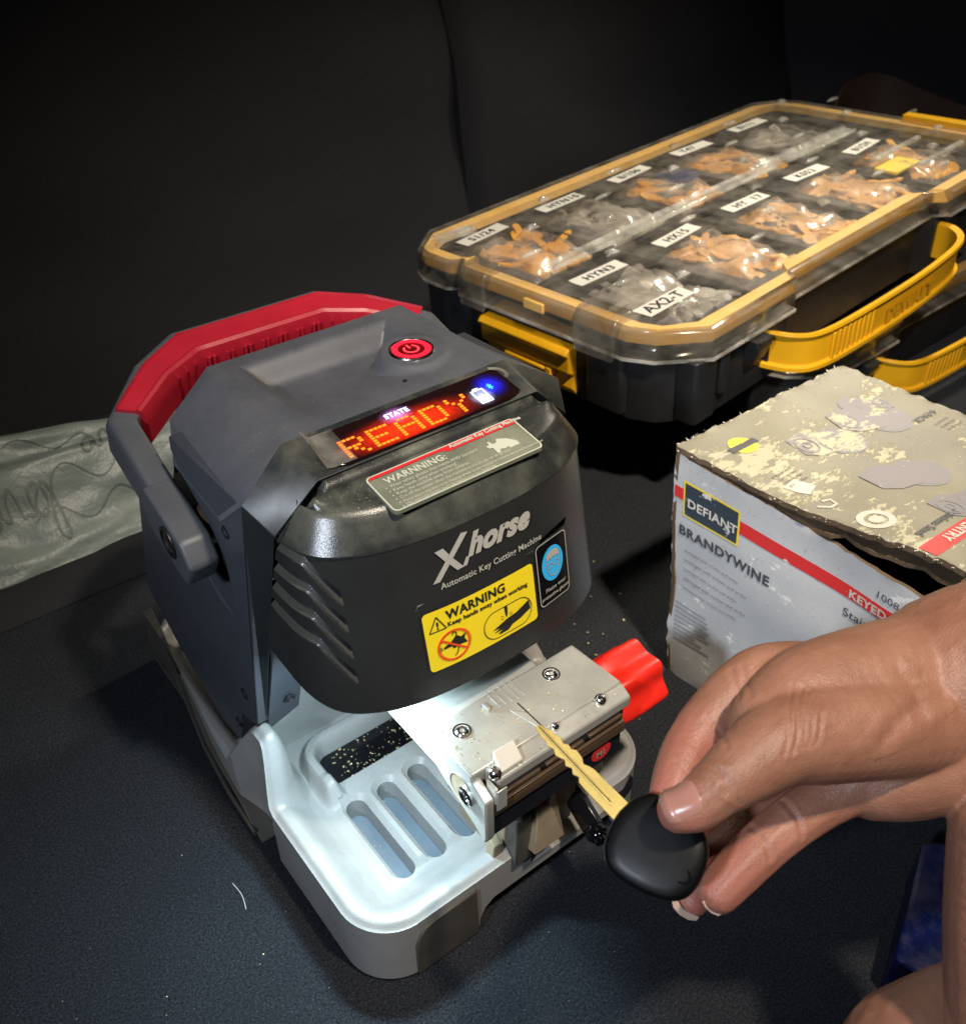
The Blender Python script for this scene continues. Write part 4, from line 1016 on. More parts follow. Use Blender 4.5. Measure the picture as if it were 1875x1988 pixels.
    for row, yy in enumerate((.338, .285, .236, .170, .112, .082, .044)):
        for k in range(6):
            x = .050 + k * .122 + (row % 2) * .05; y = yy + rng.uniform(-.004, .004)
            kind = (row + k) % 2
            if kind: prism(bm, [(x - .011, y - .004), (x + .011, y - .004), (x, y + .009)], lambda p: (p[0], p[1], HC + .0003), lambda p: (x + (p[0] - x) * .35, y + (p[1] - y) * .35, HC + .0048))
            else: prism(bm, [(x - .017, y), (x - .006, y - .004), (x + .008, y - .004), (x + .017, y), (x, y + .003)], lambda p: (p[0], p[1], HC + .0003), lambda p: (x + (p[0] - x) * .6, y + (p[1] - y) * .6, HC + .0030))
    prism(bm, [(.01, .330), (.055, .322), (.055, .336), (.01, .344)], lambda p: (p[0], p[1], HC + .0003), lambda p: (p[0], p[1], HC + .007))
    fin('lid_stud', bm, 'stud', lid, bev=.0006)
    bm = BM(); zprism(bm, rrect(.50, .555, .075, .105, .002), HC - .010, HC - .007); fin('yellow_card', bm, 'printyel', t)
    bm = BM(); zprism(bm, [(.33, .30), (.365, .29), (.37, .26), (.34, .25), (.325, .27)], HC - .010, HC - .006); fin('navy_sleeve', bm, 'navy', t)
    return t
c1 = case('large clear lidded case of key blanks with amber seal, on top of its stack', case_matrix(C0, U, Vv, Nn))
u2 = Vector((math.cos(R(3)), math.sin(R(3)), 0)); v2 = Vector((-math.sin(R(3)), math.cos(R(3)), 0))
c2 = case('lower clear lidded case, mostly hidden in the dark under the larger one', case_matrix(Vector((.590, .215, .0985)), u2, v2, Vector((0, 0, 1))), full=False)

# ================================================================== battered lock carton
T0, T1, T3 = Vector((.227, .087, .200)), Vector((.421, .087, .200)), Vector((.253, -.118, .190))
P0, P1, P3 = Vector((.2205, .061, 0)), Vector((.412, .063, 0)), Vector((.246, -.141, 0))
T2 = T1 + (T3 - T0); P2 = P1 + (P3 - P0)
bx = empty('lock_carton', (.33, -.03, 0)); bx['origin_fix'] = (.33, -.03, 0)
tag(bx, 'battered grey cardboard carton for door locks with peeling print and torn lid edge', 'carton')
def rough_sheet(bm, f, nu, nv, amp, thick, nrm, edge=.0015, seed=0):
    g, h = {}, {}
    for i in range(nu + 1):
        for j in range(nv + 1):
            u, v = i / nu, j / nv; p = f(u, v); d = amp * noise.noise(p * 22 + Vector((seed, 0, 0)))
            if i in (0, nu) or j in (0, nv): p = p + Vector((noise.noise(p * 160), noise.noise(p * 170 + Vector((9, 0, 0))), noise.noise(p * 150 + Vector((0, 7, 0))))) * edge
            g[i, j] = bm.verts.new(p + nrm * d); h[i, j] = bm.verts.new(p + nrm * (d - thick))
    for i in range(nu):
        for j in range(nv):
            bm.faces.new((g[i, j], g[i + 1, j], g[i + 1, j + 1], g[i, j + 1])).material_index = 0; bm.faces.new((h[i, j], h[i, j + 1], h[i + 1, j + 1], h[i + 1, j])).material_index = 1
    for i in range(nu):
        for j in (0, nv): bm.faces.new((g[i, j], h[i, j], h[i + 1, j], g[i + 1, j])).material_index = 1
    for j in range(nv):
        for i in (0, nu): bm.faces.new((g[i, j], g[i, j + 1], h[i, j + 1], h[i, j])).material_index = 1
def bil(a, b, c, d): return lambda u, v: (a * (1 - u) + b * u) * (1 - v) + (d * (1 - u) + c * u) * v
def SF(s, t, h=.0):   # left face: s from T0 to T3, t down
    top_ = T0 * (1 - s) + (T3 + Vector((0, 0, -.013))) * s - Vector((0, 0, .003)); return top_ * (1 - t) + (P0 * (1 - s) + P3 * s) * t + Vector((-h, -h * .1, h * .05))
def SFd(s, t, h=.0):
    p = SF(s, t); return p + Vector((-1, 0, 0)) * (.0022 * noise.noise(p * 22) + h)
bm = BM(); rough_sheet(bm, lambda u, v: SF(u, v), 50, 50, .0022, .003, Vector((-1, 0, 0)), .0012); sidef = fin('left_side', bm, ['boxside', 'boxinside'], bx, norm=False)
for nm_, (a, b, c, d), nr in (('front_side', (T3 + Vector((0, 0, -.014)), T2 + Vector((0, 0, -.006)), P2, P3), Vector((0, -1, 0))), ('right_side', (T2, T1, P1, P2), Vector((1, 0, 0))), ('back_side', (T1, T0, P0, P1), Vector((0, 1, 0)))):
    bm = BM(); rough_sheet(bm, bil(a, b, c, d), 20, 20, .0018, .003, nr, .001); fin(nm_, bm, ['boxside', 'boxinside'], bx, norm=False)
bm = BM(); rough_sheet(bm, bil(P0, P1, P2, P3), 6, 6, .0002, .001, Vector((0, 0, 1)), 0); fin('bottom', bm, ['boxinside', 'boxinside'], bx, norm=False)
lift = lambda u, v: Vector((0, 0, .0015 + .016 * sstep(.35, 1., v) * (1 - .7 * u)))
def TF(u, v, h=0.):   # top: u from T0 to T1, v from T0 towards T3
    p = T0 * (1 - u) + T1 * u + (T3 - T0) * v + lift(u, v) * 1.; q_ = p.copy(); return p + Vector((0, 0, 1)) * (h)
def TFd(u, v, h=0.): p = TF(u, v); return p + Vector((0, 0, .0018 * noise.noise(p * 22 + Vector((4, 0, 0))) + h))
bm = BM(); rough_sheet(bm, lambda u, v: TF(u, v), 60, 60, .0018, .0042, Vector((0, 0, 1)), .0018, 4); topf = fin('lid_flap', bm, ['boxtop', 'boxinside'], bx, norm=False)
bm = BM(); rough_sheet(bm, lambda u, v: TF(u * .97 + .01, v * .97 + .01) - Vector((0, 0, .0085 + .006 * v)), 20, 20, .002, .003, Vector((0, 0, 1)), .004, 9); fin('inner_flap', bm, ['boxinside', 'boxinside'], bx, norm=False)
# printing on the left side (s 0..1 is .207 m, t 0..1 is .2 m)
SX, SY = .207, .200
def sf(x, y, h=.0009): return SFd(x / SX, (SY - y) / SY, h * .5)     # x right, y up from the foot, metres
def dense_rect(bm, x0, x1, y0, y1, fn, n=24, mi=0, m=1):
    for k in range(n):
        a, b = x0 + (x1 - x0) * k / n, x0 + (x1 - x0) * (k + 1) / n
        for l in range(m):
            c, d = y0 + (y1 - y0) * l / m, y0 + (y1 - y0) * (l + 1) / m
            bm.faces.new([bm.verts.new(fn(*p)) for p in ((a, c), (b, c), (b, d), (a, d))]).material_index = mi
bm = BM(); dense_rect(bm, .0015, .010, .1650, .1745, lambda a, b: sf(a, b, .0008), 3); dense_rect(bm, .056, .204, .1640, .1748, lambda a, b: sf(a, b, .0008), 34); fin('stripe', bm, 'redprint', sidef, norm=False)
bm = BM(); dense_rect(bm, .0095, .0568, .1530, .1822, lambda a, b: sf(a, b, .0009), 12, m=4); lg = fin('brand_plate', bm, 'printyel', sidef, norm=False)
bm = BM(); dense_rect(bm, .0110, .0554, .1545, .1807, lambda a, b: sf(a, b, .0012), 12, m=4); fin('brand_ground', bm, 'navyprint', lg, norm=False)
bm = BM(); text(bm, 'DEFIANT', lambda a, b: sf(a, b, .0022), .0135, .1625, .0100, bold=.00022, sp=1.06); fin('brand_text', bm, 'paper', lg, norm=False)
bm = BM(); text(bm, 'BRANDYWINE', lambda a, b: sf(a, b, .0011), .0065, .1360, .0112, bold=.0004, sp=1.10); fin('side_text', bm, 'greypaint', sidef, norm=False)
bm = BM(); text(bm, 'Stainless Steel', lambda a, b: sf(a, b, .0011), .1400, .1490, .0098, bold=.0001, sp=1.05); fin('side_text', bm, 'greypaint', sidef, norm=False)
bm = BM(); text(bm, '1008 974 340', lambda a, b: sf(a, b, .0011), .1600, .1795, .0085, sp=1.02); fin('side_text', bm, 'greypaint', sidef, norm=False)
bm = BM(); text(bm, 'KEYED ENTRY', lambda a, b: sf(a, b, .0014), .1420, .1658, .0090, bold=.0003, sp=1.06); fin('stripe_text', bm, 'printwhite', sidef, norm=False)
bm = BM(); rr_ = random.Random(5)
for k in range(5): text(bm, 'packaged with screws and strike', lambda a, b: sf(a, b, .0011), .012, .122 - k * .0085, .0042 if k % 2 else .0036, sp=1.02)
for k in range(9):
    dense_rect(bm, .006, .006 + rr_.uniform(.020, .034), .072 - k * .0042, .0732 - k * .0042, lambda a, b: sf(a, b, .0011), 3)
fin('small_print', bm, 'printgrey2', sidef, norm=False)
# printing on the lid, read from the far side
TX_, TY_ = .194, .206
def tf(x, y, h=.0010): return TFd(x / TX_, y / TY_, h * .45)
def knob(cx, cy, sc, rot):
    bm = BM(); c, s = math.cos(R(rot)), math.sin(R(rot))
    def mp(a, b, h): return tf(cx + (a * c - b * s) * sc, cy + (a * s + b * c) * sc, h)
    poly(bm, ell(.016, .004, .018, .018), lambda a, b: mp(a, b, .0008)); fin('knob_picture', bm, 'printgrey2', topf, norm=False)
    bm = BM(); poly(bm, ell(.0165, .0035, .0165, .0165), lambda a, b: mp(a, b, .0010)); poly(bm, [(-.020, -.012), (-.006, -.017), (.014, -.010), (.018, .004), (.010, .014), (-.010, .014), (-.020, .008)], lambda a, b: mp(a, b, .0013)); fin('knob_picture', bm, 'knobprint', topf, norm=False)
    bm = BM(); ringface(bm, ell(-.011, -.001, .008, .010, 24), ell(-.011, -.001, .0066, .0086, 24), lambda a, b: mp(a, b, .0017)); ringface(bm, ell(-.011, -.001, .0032, .0040, 16), ell(-.011, -.001, .0024, .003, 16), lambda a, b: mp(a, b, .0017)); fin('knob_picture', bm, 'printgrey2', topf, norm=False)
knob(.078, .060, 1., 12); knob(.078, .118, 1.05, 12); knob(.130, .058, 1.05, 20); knob(.072, .166, .95, 12); knob(.155, .050, .7, 200)
def text_r(bm, s, x, y, size, **k):      # upside down as it stands
    v, f = textpts(s, size, **k); put(bm, ([(x - a, y - b) for a, b in v], f), lambda a, b: tf(a, b, .0015))
def flipx(bm, s, x, y, size, **k):       # reads along the v axis from the right side
    v, f = textpts(s, size, **k); put(bm, ([(x + b, y + a) for a, b in v], f), lambda a, b: tf(a, b, .0015))
bm = BM(); dense_rect(bm, .002, TX_ - .002, .176, .188, lambda a, b: tf(a, b, .0009), 30); fin('lid_stripe', bm, 'redprint', topf, norm=False)
bm = BM()
v, f = textpts('KEYED ENTRY', .0092, bold=.0003); put(bm, ([(.080 - a, .1855 - b * -1 - .007) for a, b in v], f), lambda a, b: tf(a, b, .0015)); fin('lid_stripe_text', bm, 'printwhite', topf, norm=False)
def T180(s, x, y, size, **k):
    v, f = textpts(s, size, **k); put(bm, ([(x - a, y + b) for a, b in v], f), lambda a, b: tf(a, b, .0015))
for a_ in (('Stainless Steel', .060, .166, .0080), ('BRANDYWINE', .180, .160, .0110), ('1 LOCK', .186, .120, .0075), ('4-PACK', .182, .082, .0075)):
    bm = BM(); T180(*a_, bold=.0002); fin('lid_text', bm, 'greypaint', topf, norm=False)
bm = BM()
for k in range(3): T180('universal fit', .180, .095 + k * .005, .0038)
fin('small_print', bm, 'greypaint', topf, norm=False); bm = BM()
for k in range(4): T180('easy to install', .035, .066 + k * .0045, .0036)
fin('small_print', bm, 'greypaint', topf, norm=False)
bm = BM(); ringface(bm, ell(.018, .140, .0115, .0115), ell(.018, .140, .0070, .0070), lambda a, b: tf(a, b, .0012)); poly(bm, ell(.018, .140, .0045, .0045), lambda a, b: tf(a, b, .0012))
poly(bm, [(.012, .078), (.026, .076), (.030, .090), (.018, .094), (.014, .088)], lambda a, b: tf(a, b, .0012)); strokes(bm, [(.008, .106), (.014, .112), (.020, .112), (.022, .106), (.016, .104)], .0022, lambda a, b: tf(a, b, .0012))
fin('lid_symbols', bm, 'printwhite', topf, norm=False)
bm = BM(); poly(bm, ell(.036, .028, .0105, .0105, 14), lambda a, b: tf(a, b, .0012)); sy = fin('lid_seal_print', bm, 'printyel', topf, norm=False)
bm = BM(); dense_rect(bm, .022, .049, .0255, .0315, lambda a, b: tf(a, b, .0016), 4); fin('seal_band', bm, 'greypaint', sy, norm=False)
bm = BM()                                                        # frayed paper fibres along the torn edges
for k in range(150):
    u, v = (random.random(), random.choice((0., 0., 1.))) if random.random() < .6 else (0., random.random())
    p = TFd(u, v) - Vector((0, 0, random.uniform(0, .003))); d = Vector((random.uniform(-1, 1), random.uniform(-1, 1), random.uniform(-.2, .6))).normalized() * random.uniform(.001, .004)
    q_ = d.cross(Vector((0, 0, 1))).normalized() * random.uniform(.0003, .0012); bm.faces.new([bm.verts.new(x_) for x_ in (p - q_, p + q_, p + d)])
fin('frayed_edge', bm, 'printwhite', topf, norm=False)

# ================================================================== mailer bag
bag = None; bm = BM(); g = {}
def bagf(u, v):
    x = -.62 + .74 * u; t = v
    prof = catmull([(.500, .000, 0), (.510, .012, 0), (.528, .030, 0), (.545, .062, 0), (.565, .090, 0), (.582, .100, 0), (.600, .092, 0), (.615, .03, 0)], 6); p = prof[min(len(prof) - 1, int(t * (len(prof) - 1)))]
    q_ = prof[min(len(prof) - 1, int(t * (len(prof) - 1)) + 1)]; fr_ = t * (len(prof) - 1) % 1; p = p.lerp(q_, fr_)
    fold = .006 * sstep(.52, .56, t + .05 * math.sin(u * 5))
    dd = .009 * noise.noise(Vector((x * 9, t * 3, 0))) + .004 * noise.noise(Vector((x * 24, t * 9, 4)))
    return Vector((x, p.x - dd - fold - .05 * (x + .1) * .2, max(.001, p.y * (1.04 - .32 * sstep(-.20, .06, x)) + (dd + fold * .6) * (1 if p.y > .01 else .2))))
for i in range(91):
    for j in range(61): g[i, j] = bm.verts.new(bagf(i / 90, j / 60))
for i in range(90):
    for j in range(60): bm.faces.new((g[i, j], g[i + 1, j], g[i + 1, j + 1], g[i, j + 1]))
bag = fin('mailer_bag', bm, 'mailer', ang=60); tag(bag, 'crumpled grey green mailer bag printed with cursive love, lying left of the machine', 'mailer bag')
LOVE = {'l': [(0, 0), (.35, .7), (.5, 1.5), (.3, 1.9), (.12, 1.6), (.15, .6), (.35, .05), (.6, .1)], 'o': [(.6, .1), (.95, .6), (.8, .9), (.5, .7), (.5, .2), (.8, 0), (1.1, .3), (1.05, .8), (1.4, .75)],
        'v': [(1.4, .75), (1.55, .8), (1.6, .3), (1.75, .02), (2.0, .35), (2.05, .8), (2.3, .7)], 'e': [(2.3, .7), (2.35, .3), (2.75, .5), (2.8, .85), (2.5, .85), (2.4, .35), (2.65, 0), (3.1, .2)]}
bm = BM()
def bagp(u, v, h=.0012): return bagf(max(0, min(1, u)), max(0, min(1, v))) + Vector((0, -h, h * .8))
def love(u0, v0, sc, flip):
    sc = sc * 1.35
    for k in 'love':
        pts = catmull([(a, b, 0) for a, b in LOVE[k]], 5)
        strokes(bm, [(p.x, p.y) for p in pts], .10, lambda a, b: bagp(u0 + flip * a * sc / .74, v0 + flip * b * sc / .155))
    pts = [(3.1 + t * .25, .2 + .35 * math.sin(t * .55)) for t in range(24)]
    strokes(bm, pts, .05, lambda a, b: bagp(u0 + flip * a * sc / .74, v0 + flip * b * sc / .155))
    strokes(bm, [(-t * .25, -.3 * math.sin(t * .6)) for t in range(14)], .05, lambda a, b: bagp(u0 + flip * a * sc / .74, v0 + flip * b * sc / .155))
M['bagink'] = flat('bag_ink', (.105, .13, .118), .5)
love(.835, .66, .0165, -1); love(.700, .46, .0165, -1); love(.62, .80, .0165, -1); love(.93, .34, .0165, -1)
fin('bag_print', bm, 'bagink', bag, norm=False)
# dark folded floor cover edge in front of the bag
bm = BM(); sweep(bm, [Vector((-1.2, .462, .0)), Vector((-.6, .468, .0)), Vector((-.2, .472, .0)), Vector((.14, .470, .0))], [(-.030, .0005), (.030, .0005), (.026, .004), (.010, .006), (-.015, .0045), (-.028, .002)], (0, 0, 1))
tag(fin('floor_mat', bm, 'seat', bev=.002), 'dark folded edge of a floor mat below the mailer bag', 'floor mat')
bm = BM(); tubep(bm, catmull([BP(452, 1715, 2, .0012), BP(470, 1738, 2, .0016), BP(478, 1765, 2, .0012)], 5), .00025, 5)
tag(fin('loose_hair', bm, 'hair'), 'single pale hair lying on the carpet at lower left', 'hair')

# ================================================================== blue bin at the lower right
bm = BM()
p = [Vector((.126, -.2020, .0)), Vector((.2080, -.168, .0)), Vector((.30, -.25, .0)), (Vector((.16, -.34, .0)))]
prism(bm, p, lambda q_: (q_[0], q_[1], .0), lambda q_: (q_[0], q_[1], .040))
tag(fin('blue_bin', bm, 'bluebin', bev=.003), 'dark blue plastic bin partly hidden at the lower right under the arm', 'bin')

# ================================================================== person
CH = {
 'thumb': [(1890, 1385, .425, 96), (1745, 1400, .407, 104), (1600, 1422, .39, 96), (1520, 1440, .38, 82), (1455, 1482, .373, 69), (1400, 1523, .368, 56), (1352, 1562, .366, 49), (1317, 1574, .366, 41)],
 'web': [(1870, 1290, .438, 118), (1725, 1330, .422, 124), (1580, 1352, .405, 100), (1490, 1400, .392, 74)],
 'index': [(1600, 1340, .425, 92), (1490, 1318, .425, 66), (1420, 1358, .42, 57), (1348, 1436, .412, 50), (1317, 1494, .402, 44), (1300, 1556, .395, 40), (1290, 1610, .392, 36)],
 'middle': [(1620, 1420, .452, 62), (1530, 1500, .452, 48), (1470, 1560, .448, 44), (1425, 1612, .440, 42), (1390, 1645, .43, 39), (1365, 1665, .42, 33)],
 'ring': [(1660, 1460, .444, 66), (1560, 1545, .450, 45), (1480, 1605, .448, 43), (1412, 1662, .440, 42), (1366, 1712, .432, 39), (1341, 1750, .426, 31)],
 'pinky': [(1700, 1485, .42, 74), (1622, 1538, .418, 53), (1548, 1588, .414, 49), (1490, 1634, .410, 48), (1432, 1690, .406, 46), (1396, 1730, .404, 41)],
 'palm': [(1820, 1370, .43, 156), (1700, 1380, .435, 126), (1630, 1380, .437, 96)],
 'heel': [(1870, 1440, .42, 112), (1770, 1488, .42, 98), (1690, 1515, .42, 74)],
 'wrist': [(1800, 1358, .43, 160), (1890, 1325, .43, 186), (2050, 1280, .43, 190), (2400, 1170, .44, 205)],
 'leg': [(1985, 1620, .40, 132), (1960, 1800, .40, 118), (1962, 2000, .40, 118), (1965, 2250, .40, 130)],
 'knee': [(2050, 2030, .44, 190), (1900, 2045, .44, 165), (1800, 2110, .44, 180)],
}
bm = BM()
for nme, ch in CH.items():
    P = [(W(x, y, d), r * d / FPX) for x, y, d, r in ch]
    pts = catmull([p for p, r in P], 8); rad = catmull([(r, 0, 0) for p, r in P], 8)
    last = None
    for p, r in zip(pts, rad):
        r = max(.004, r.x + .0007)
        if last is None or (p - last).length > r * .12: bmesh.ops.create_icosphere(bm, subdivisions=3 if r > .012 else 2, radius=r, matrix=Matrix.Translation(p)); last = p
me = bpy.data.meshes.new('t'); bm.to_mesh(me); bm.free(); t_ = bpy.data.objects.new('t', me); COL.objects.link(t_)
md = t_.modifiers.new('r', 'REMESH'); md.mode = 'VOXEL'; md.voxel_size = .0008
md = t_.modifiers.new('s', 'SMOOTH'); md.factor = .5; md.iterations = 20
dg = bpy.context.evaluated_depsgraph_get(); dg.update(); body = bpy.data.meshes.new_from_object(t_.evaluated_get(dg)); bpy.data.objects.remove(t_)
body.name = 'person'
# creases
bmb = bmesh.new(); bmb.from_mesh(body); bvh = BVHTree.FromBMesh(bmb); bmb.normal_update()
def hit(x, y):
    r = ray(x, y).normalized(); h = bvh.ray_cast(CAM, r); return h[0]
creases = []
def crease(pts, wd, dep):
    pts = catmull([(x, y, 0) for x, y in pts], 6); P = [hit(p.x, p.y) for p in pts]; P = [p for p in P if p]
    creases.append((np.array(P), wd, dep))
# thumb knuckle, thumb base folds, wrist folds, finger joints
for k in range(6): crease([(1372 + k * 10, 1488 + k * 2), (1390 + k * 9, 1506 + k * 5), (1402 + k * 7, 1536 + k * 5)], .0008, .0011 if k in (1, 2, 3) else .0006)
for k, x in enumerate((1535, 1552, 1566, 1580, 1596)): crease([(x + 2, 1330 + k * 6), (x - 3, 1380), (x - 6, 1440 - k * 4), (x - 14, 1465 - k * 5)], .0009, .0008 if k == 1 else .0005)
for k, x in enumerate((1420, 1440)): crease([(x, 1300 - k * 6), (x + 7, 1325), (x + 16, 1352 - k * 3)], .0013, .0006)
for c_, wd, dp in (([(1715, 1440), (1740, 1408), (1775, 1375), (1830, 1350)], .0028, .0013), ([(1745, 1300), (1775, 1340), (1790, 1390)], .0030, .0010), 
                   ([(1520, 1555), (1548, 1590), (1556, 1625)], .0011, .0010),  ([(1458, 1605), (1485, 1640), (1495, 1668)], .0011, .0009), ([(1370, 1395), (1395, 1420), (1412, 1450)], .0010, .0007), ([(1312, 1478), (1335, 1500), (1362, 1512)], .0008, .0005),):
    crease(c_, wd, dp)
V_ = np.array([v.co for v in bmb.verts]); Nv = np.array([v.normal for v in bmb.verts])
for P, wd, dep in creases:
    if len(P) < 2: continue
    lo, hi = P.min(0) - .006, P.max(0) + .006; idx = np.where(((V_ > lo) & (V_ < hi)).all(1))[0]
    if not len(idx): continue
    best = np.full(len(idx), 9.)
    for a, b in zip(P[:-1], P[1:]):
        ab = b - a; L2 = max(1e-12, ab @ ab); t = np.clip(((V_[idx] - a) @ ab) / L2, 0, 1); best = np.minimum(best, np.linalg.norm(V_[idx] - a - t[:, None] * ab, axis=1))
    V_[idx] += Nv[idx] * (-dep * .62 * np.exp(-(best / wd) ** 2) + dep * .2 * np.exp(-((best - 2.4 * wd) / wd) ** 2))[:, None]
for v, c in zip(bmb.verts, V_): v.co = c
bmb.to_mesh(body)
pk = body.attributes.new('pink', 'FLOAT', 'POINT'); tips = [W(1260, 1560, .39), W(1310, 1580, .37), W(1400, 1700, .41), W(1350, 1735, .42), W(1380, 1660, .42), W(1480, 1640, .42), W(1330, 1480, .41), W(1560, 1570, .43)]
rr2 = [.03, .018, .03, .03, .03, .028, .026, .026]; vals = np.zeros(len(V_))
for tp, r_ in zip(tips, rr2): vals = np.maximum(vals, np.clip(1.15 - np.linalg.norm(V_ - np.array(tp), axis=1) / r_, 0, 1))
pk.data.foreach_set('value', vals * .8)
person = link('person', body, 'skin', None, ang=180)
tag(person, 'bare hand and forearm of a person holding a key over the clamp, bare leg below', 'person')
bvh = BVHTree.FromBMesh(bmb)
def nail(cx, cy, ax, ln, wd, depth, name='fingernail', mats=('nail', 'nailtip'), tipf=.16):
    """ax: pixel direction towards the finger tip"""
    a = Vector(ax).normalized(); b = Vector((-a.y, a.x)); bm = BM(); g = {}; n1, n2 = 16, 12
    for i in range(n1 + 1):
        for j in range(n2 + 1):
            u, v = i / n1 * 2 - 1, j / n2 * 2 - 1
            k = math.sqrt(max(0, 1 - abs(v) ** 3)); uu = u * (.72 + .28 * k); x = cx + a.x * uu * ln + b.x * v * wd; y = cy + a.y * uu * ln + b.y * v * wd
            h = bvh.ray_cast(CAM, ray(x, y).normalized())
            if h[0] is None: g[i, j] = None; continue
            e = max(abs(u), abs(v)); g[i, j] = bm.verts.new(h[0] + h[1] * (.0004 + .0005 * (1 - e ** 4) + (.0004 if u > .6 else 0)))
    for i in range(n1):
        for j in range(n2):
            q_ = [g[i, j], g[i + 1, j], g[i + 1, j + 1], g[i, j + 1]]
            if all(q_): bm.faces.new(q_).material_index = 1 if i / n1 > 1 - tipf else 0
    return fin(name, bm, list(mats), person, ang=80, norm=False)
nail(1322, 1556, (-1, .42), 38, 33, .36, tipf=.02)
nail(1352, 1764, (-.55, 1), 9, 22, .42, mats=('nailtip', 'nailtip')) if False else None
def tipnail(pts, d):
    bm = BM(); P = [W(x, y, d) for x, y in pts]; c = sum(P, Vector()) / len(P); n_ = (CAM - c).normalized()
    a = [bm.verts.new(p + n_ * .0006) for p in P]; b = [bm.verts.new(p - n_ * .0008) for p in P]; m_ = len(P)
    bm.faces.new(a); bm.faces.new(b[::-1])
    for i in range(m_): bm.faces.new((a[i], b[i], b[(i + 1) % m_], a[(i + 1) % m_]))
    fin('fingernail', bm, 'nailtip', person, bev=.0004)
tipnail([(1310, 1738), (1303, 1747), (1306, 1762), (1318, 1776), (1335, 1786), (1352, 1788), (1358, 1780), (1342, 1774), (1326, 1764), (1316, 1750)], .4205)
tipnail([(1362, 1750), (1368, 1762), (1380, 1773), (1394, 1779), (1404, 1774), (1398, 1766), (1384, 1760), (1370, 1747)], .400)

# ================================================================== the car key
KO = Vector((-0.0522, -0.0861, 0.2608)); KA = Vector((0.0636, -0.9651, -0.2539)); KB = Vector((0.8859, -0.0626, 0.4596)); KN = KA.cross(KB)
def KP(a, b, h=0.): return KO + KA * a + KB * b + KN * h
key = empty('car_key', KP(.06, 0)); key['origin_fix'] = tuple(KP(.06, 0)); tag(key, 'brass car key with a round black plastic head, held between thumb and finger', 'key')
c = .0022
upc = [(0, .0022), (.0015, .0040), (.004, .0042), (.0055, .0055), (.0085, .0050), (.0105, .0062), (.0130, .0050), (.0150, .0063), (.0170, .0058), (.0190, .0070), (.0225, .0066), (.0250, .0052), (.0275, .0063), (.0300, .0068), (.0330, .0068), (.0500, .0072)]
loc_ = [(.0500, -.0012), (.0320, -.0012), (.0290, -.0010), (.0275, .0004), (.0250, -.0006), (.0230, .0008), (.0205, -.0004), (.0185, .0010), (.0165, .0002), (.0145, -.0004), (.0120, .0008), (.0095, -.0002), (.0075, .0008), (.0050, .0004), (.0030, .0010), (.0008, .0010)]
bo = [(a, (b - .0030) * 1.06 + .0014) for a, b in upc + loc_]
bm = BM(); prism(bm, bo, lambda p: KP(p[0], p[1] + p[0] * .02, -.0011), lambda p: KP(p[0], p[1] + p[0] * .02, .0011)); bld = fin('blade', bm, 'brass', key, bev=.00025)
bm = BM()
for (b0, a1, wd) in ((.0002, .0440, .0007), (.0018, .0440, .0005)):
    prism(bm, [(.001, b0), (a1, b0 + .0006), (a1 + .001, b0 + .0006 + wd), (.001, b0 + wd)], lambda p: KP(p[0], p[1], .0009), lambda p: KP(p[0], p[1], .0014))
fin('blade_ridge', bm, 'brass', bld, bev=.0002)
bm = BM(); prism(bm, [(.001, .0010), (.0435, .0017), (.0435, .0021), (.001, .0014)], lambda p: KP(p[0], p[1], .0010), lambda p: KP(p[0], p[1], .00125)); fin('blade_groove', bm, 'dark', bld)
ho = [(p.x, p.y) for p in catmull([(.0485, .002, 0), (.0487, .0085, 0), (.0500, .0125, 0), (.0530, .0170, 0), (.0610, .0205, 0), (.0720, .0215, 0), (.0810, .0180, 0), (.0865, .0100, 0), (.0885, .0010, 0), (.0860, -.0060, 0), (.0785, -.0115, 0), (.0680, -.0155, 0), (.0600, -.0160, 0), (.0545, -.0125, 0), (.0505, -.0060, 0), (.0485, .002, 0)], 5)[:-1]]
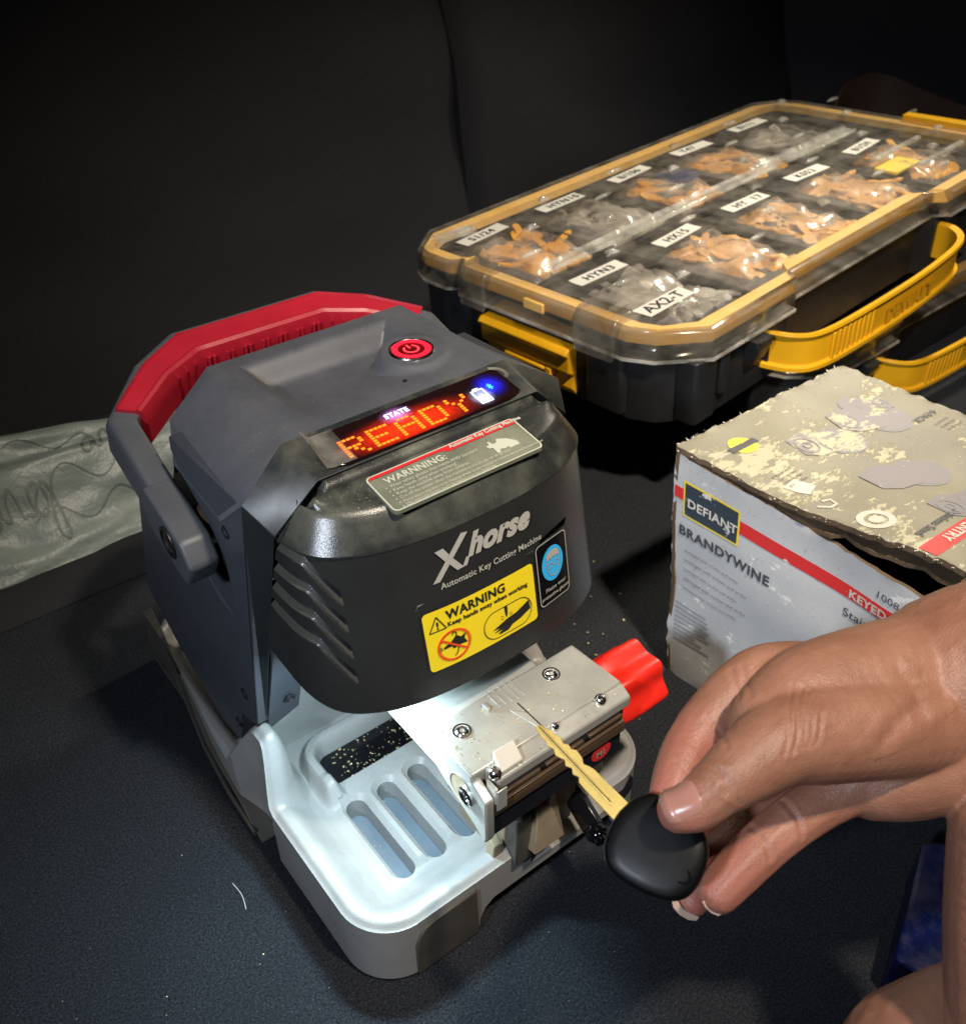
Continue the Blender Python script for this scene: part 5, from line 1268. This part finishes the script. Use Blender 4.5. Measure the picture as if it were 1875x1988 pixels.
bm = BM(); cc = (.069, .003); rings = []
for sc, h in ((.86, -.0058), (.95, -.0050), (1., -.0030), (1.005, 0), (1., .0026), (.965, .0046), (.90, .0056), (.70, .0062), (.35, .0064)): rings.append([bm.verts.new(KP(cc[0] + (a - cc[0]) * sc, cc[1] + (b - cc[1]) * sc, h)) for a, b in ho])
for A_, B_ in zip(rings[:-1], rings[1:]):
    for i in range(len(ho)): bm.faces.new((A_[i], A_[(i + 1) % len(ho)], B_[(i + 1) % len(ho)], B_[i]))
bm.faces.new(rings[0][::-1]); bm.faces.new(rings[-1]); hd_ = fin('key_head', bm, 'keyblack', key, ang=60)
bm = BM(); ringface(bm, ell(.0815, .0030, .0042, .0032), ell(.0815, .0030, .0032, .0023), lambda a, b: KP(a, b, .0062)); fin('key_ring_hole', bm, 'glossblack', hd_)

def split_loose(o):
    bm = bmesh.new(); bm.from_mesh(o.data); bm.faces.ensure_lookup_table(); seen = set(); isl = []
    for f in bm.faces:
        if f.index in seen: continue
        st = [f]; seen.add(f.index); cur = []
        while st:
            g_ = st.pop(); cur.append(g_.index)
            for e in g_.edges:
                for h_ in e.link_faces:
                    if h_.index not in seen: seen.add(h_.index); st.append(h_)
        isl.append(set(cur))
    bm.free()
    if len(isl) < 2 or len(isl) > 60: return
    src = o.data
    for k, keep in enumerate(isl):
        b = bmesh.new(); b.from_mesh(src); b.faces.ensure_lookup_table()
        bmesh.ops.delete(b, geom=[f for f in b.faces if f.index not in keep], context='FACES')
        me = src.copy(); b.to_mesh(me); b.free()
        if k == 0: o.data = me
        else:
            c_ = o.copy(); c_.data = me; COL.objects.link(c_)
for o in list(COL.objects):
    if o.type == 'MESH' and o.name.split('.')[0] in ('screw', 'screw_hole', 'lid_stud', 'front_plate', 'stripe', 'lid_ridge', 'grip_rib', 'louvre', 'guide_rib', 'jaw_teeth', 'lid_symbols'): split_loose(o)

# ================================================================== render settings kept light
S.cycles.max_bounces = 8; S.cycles.transparent_max_bounces = 16
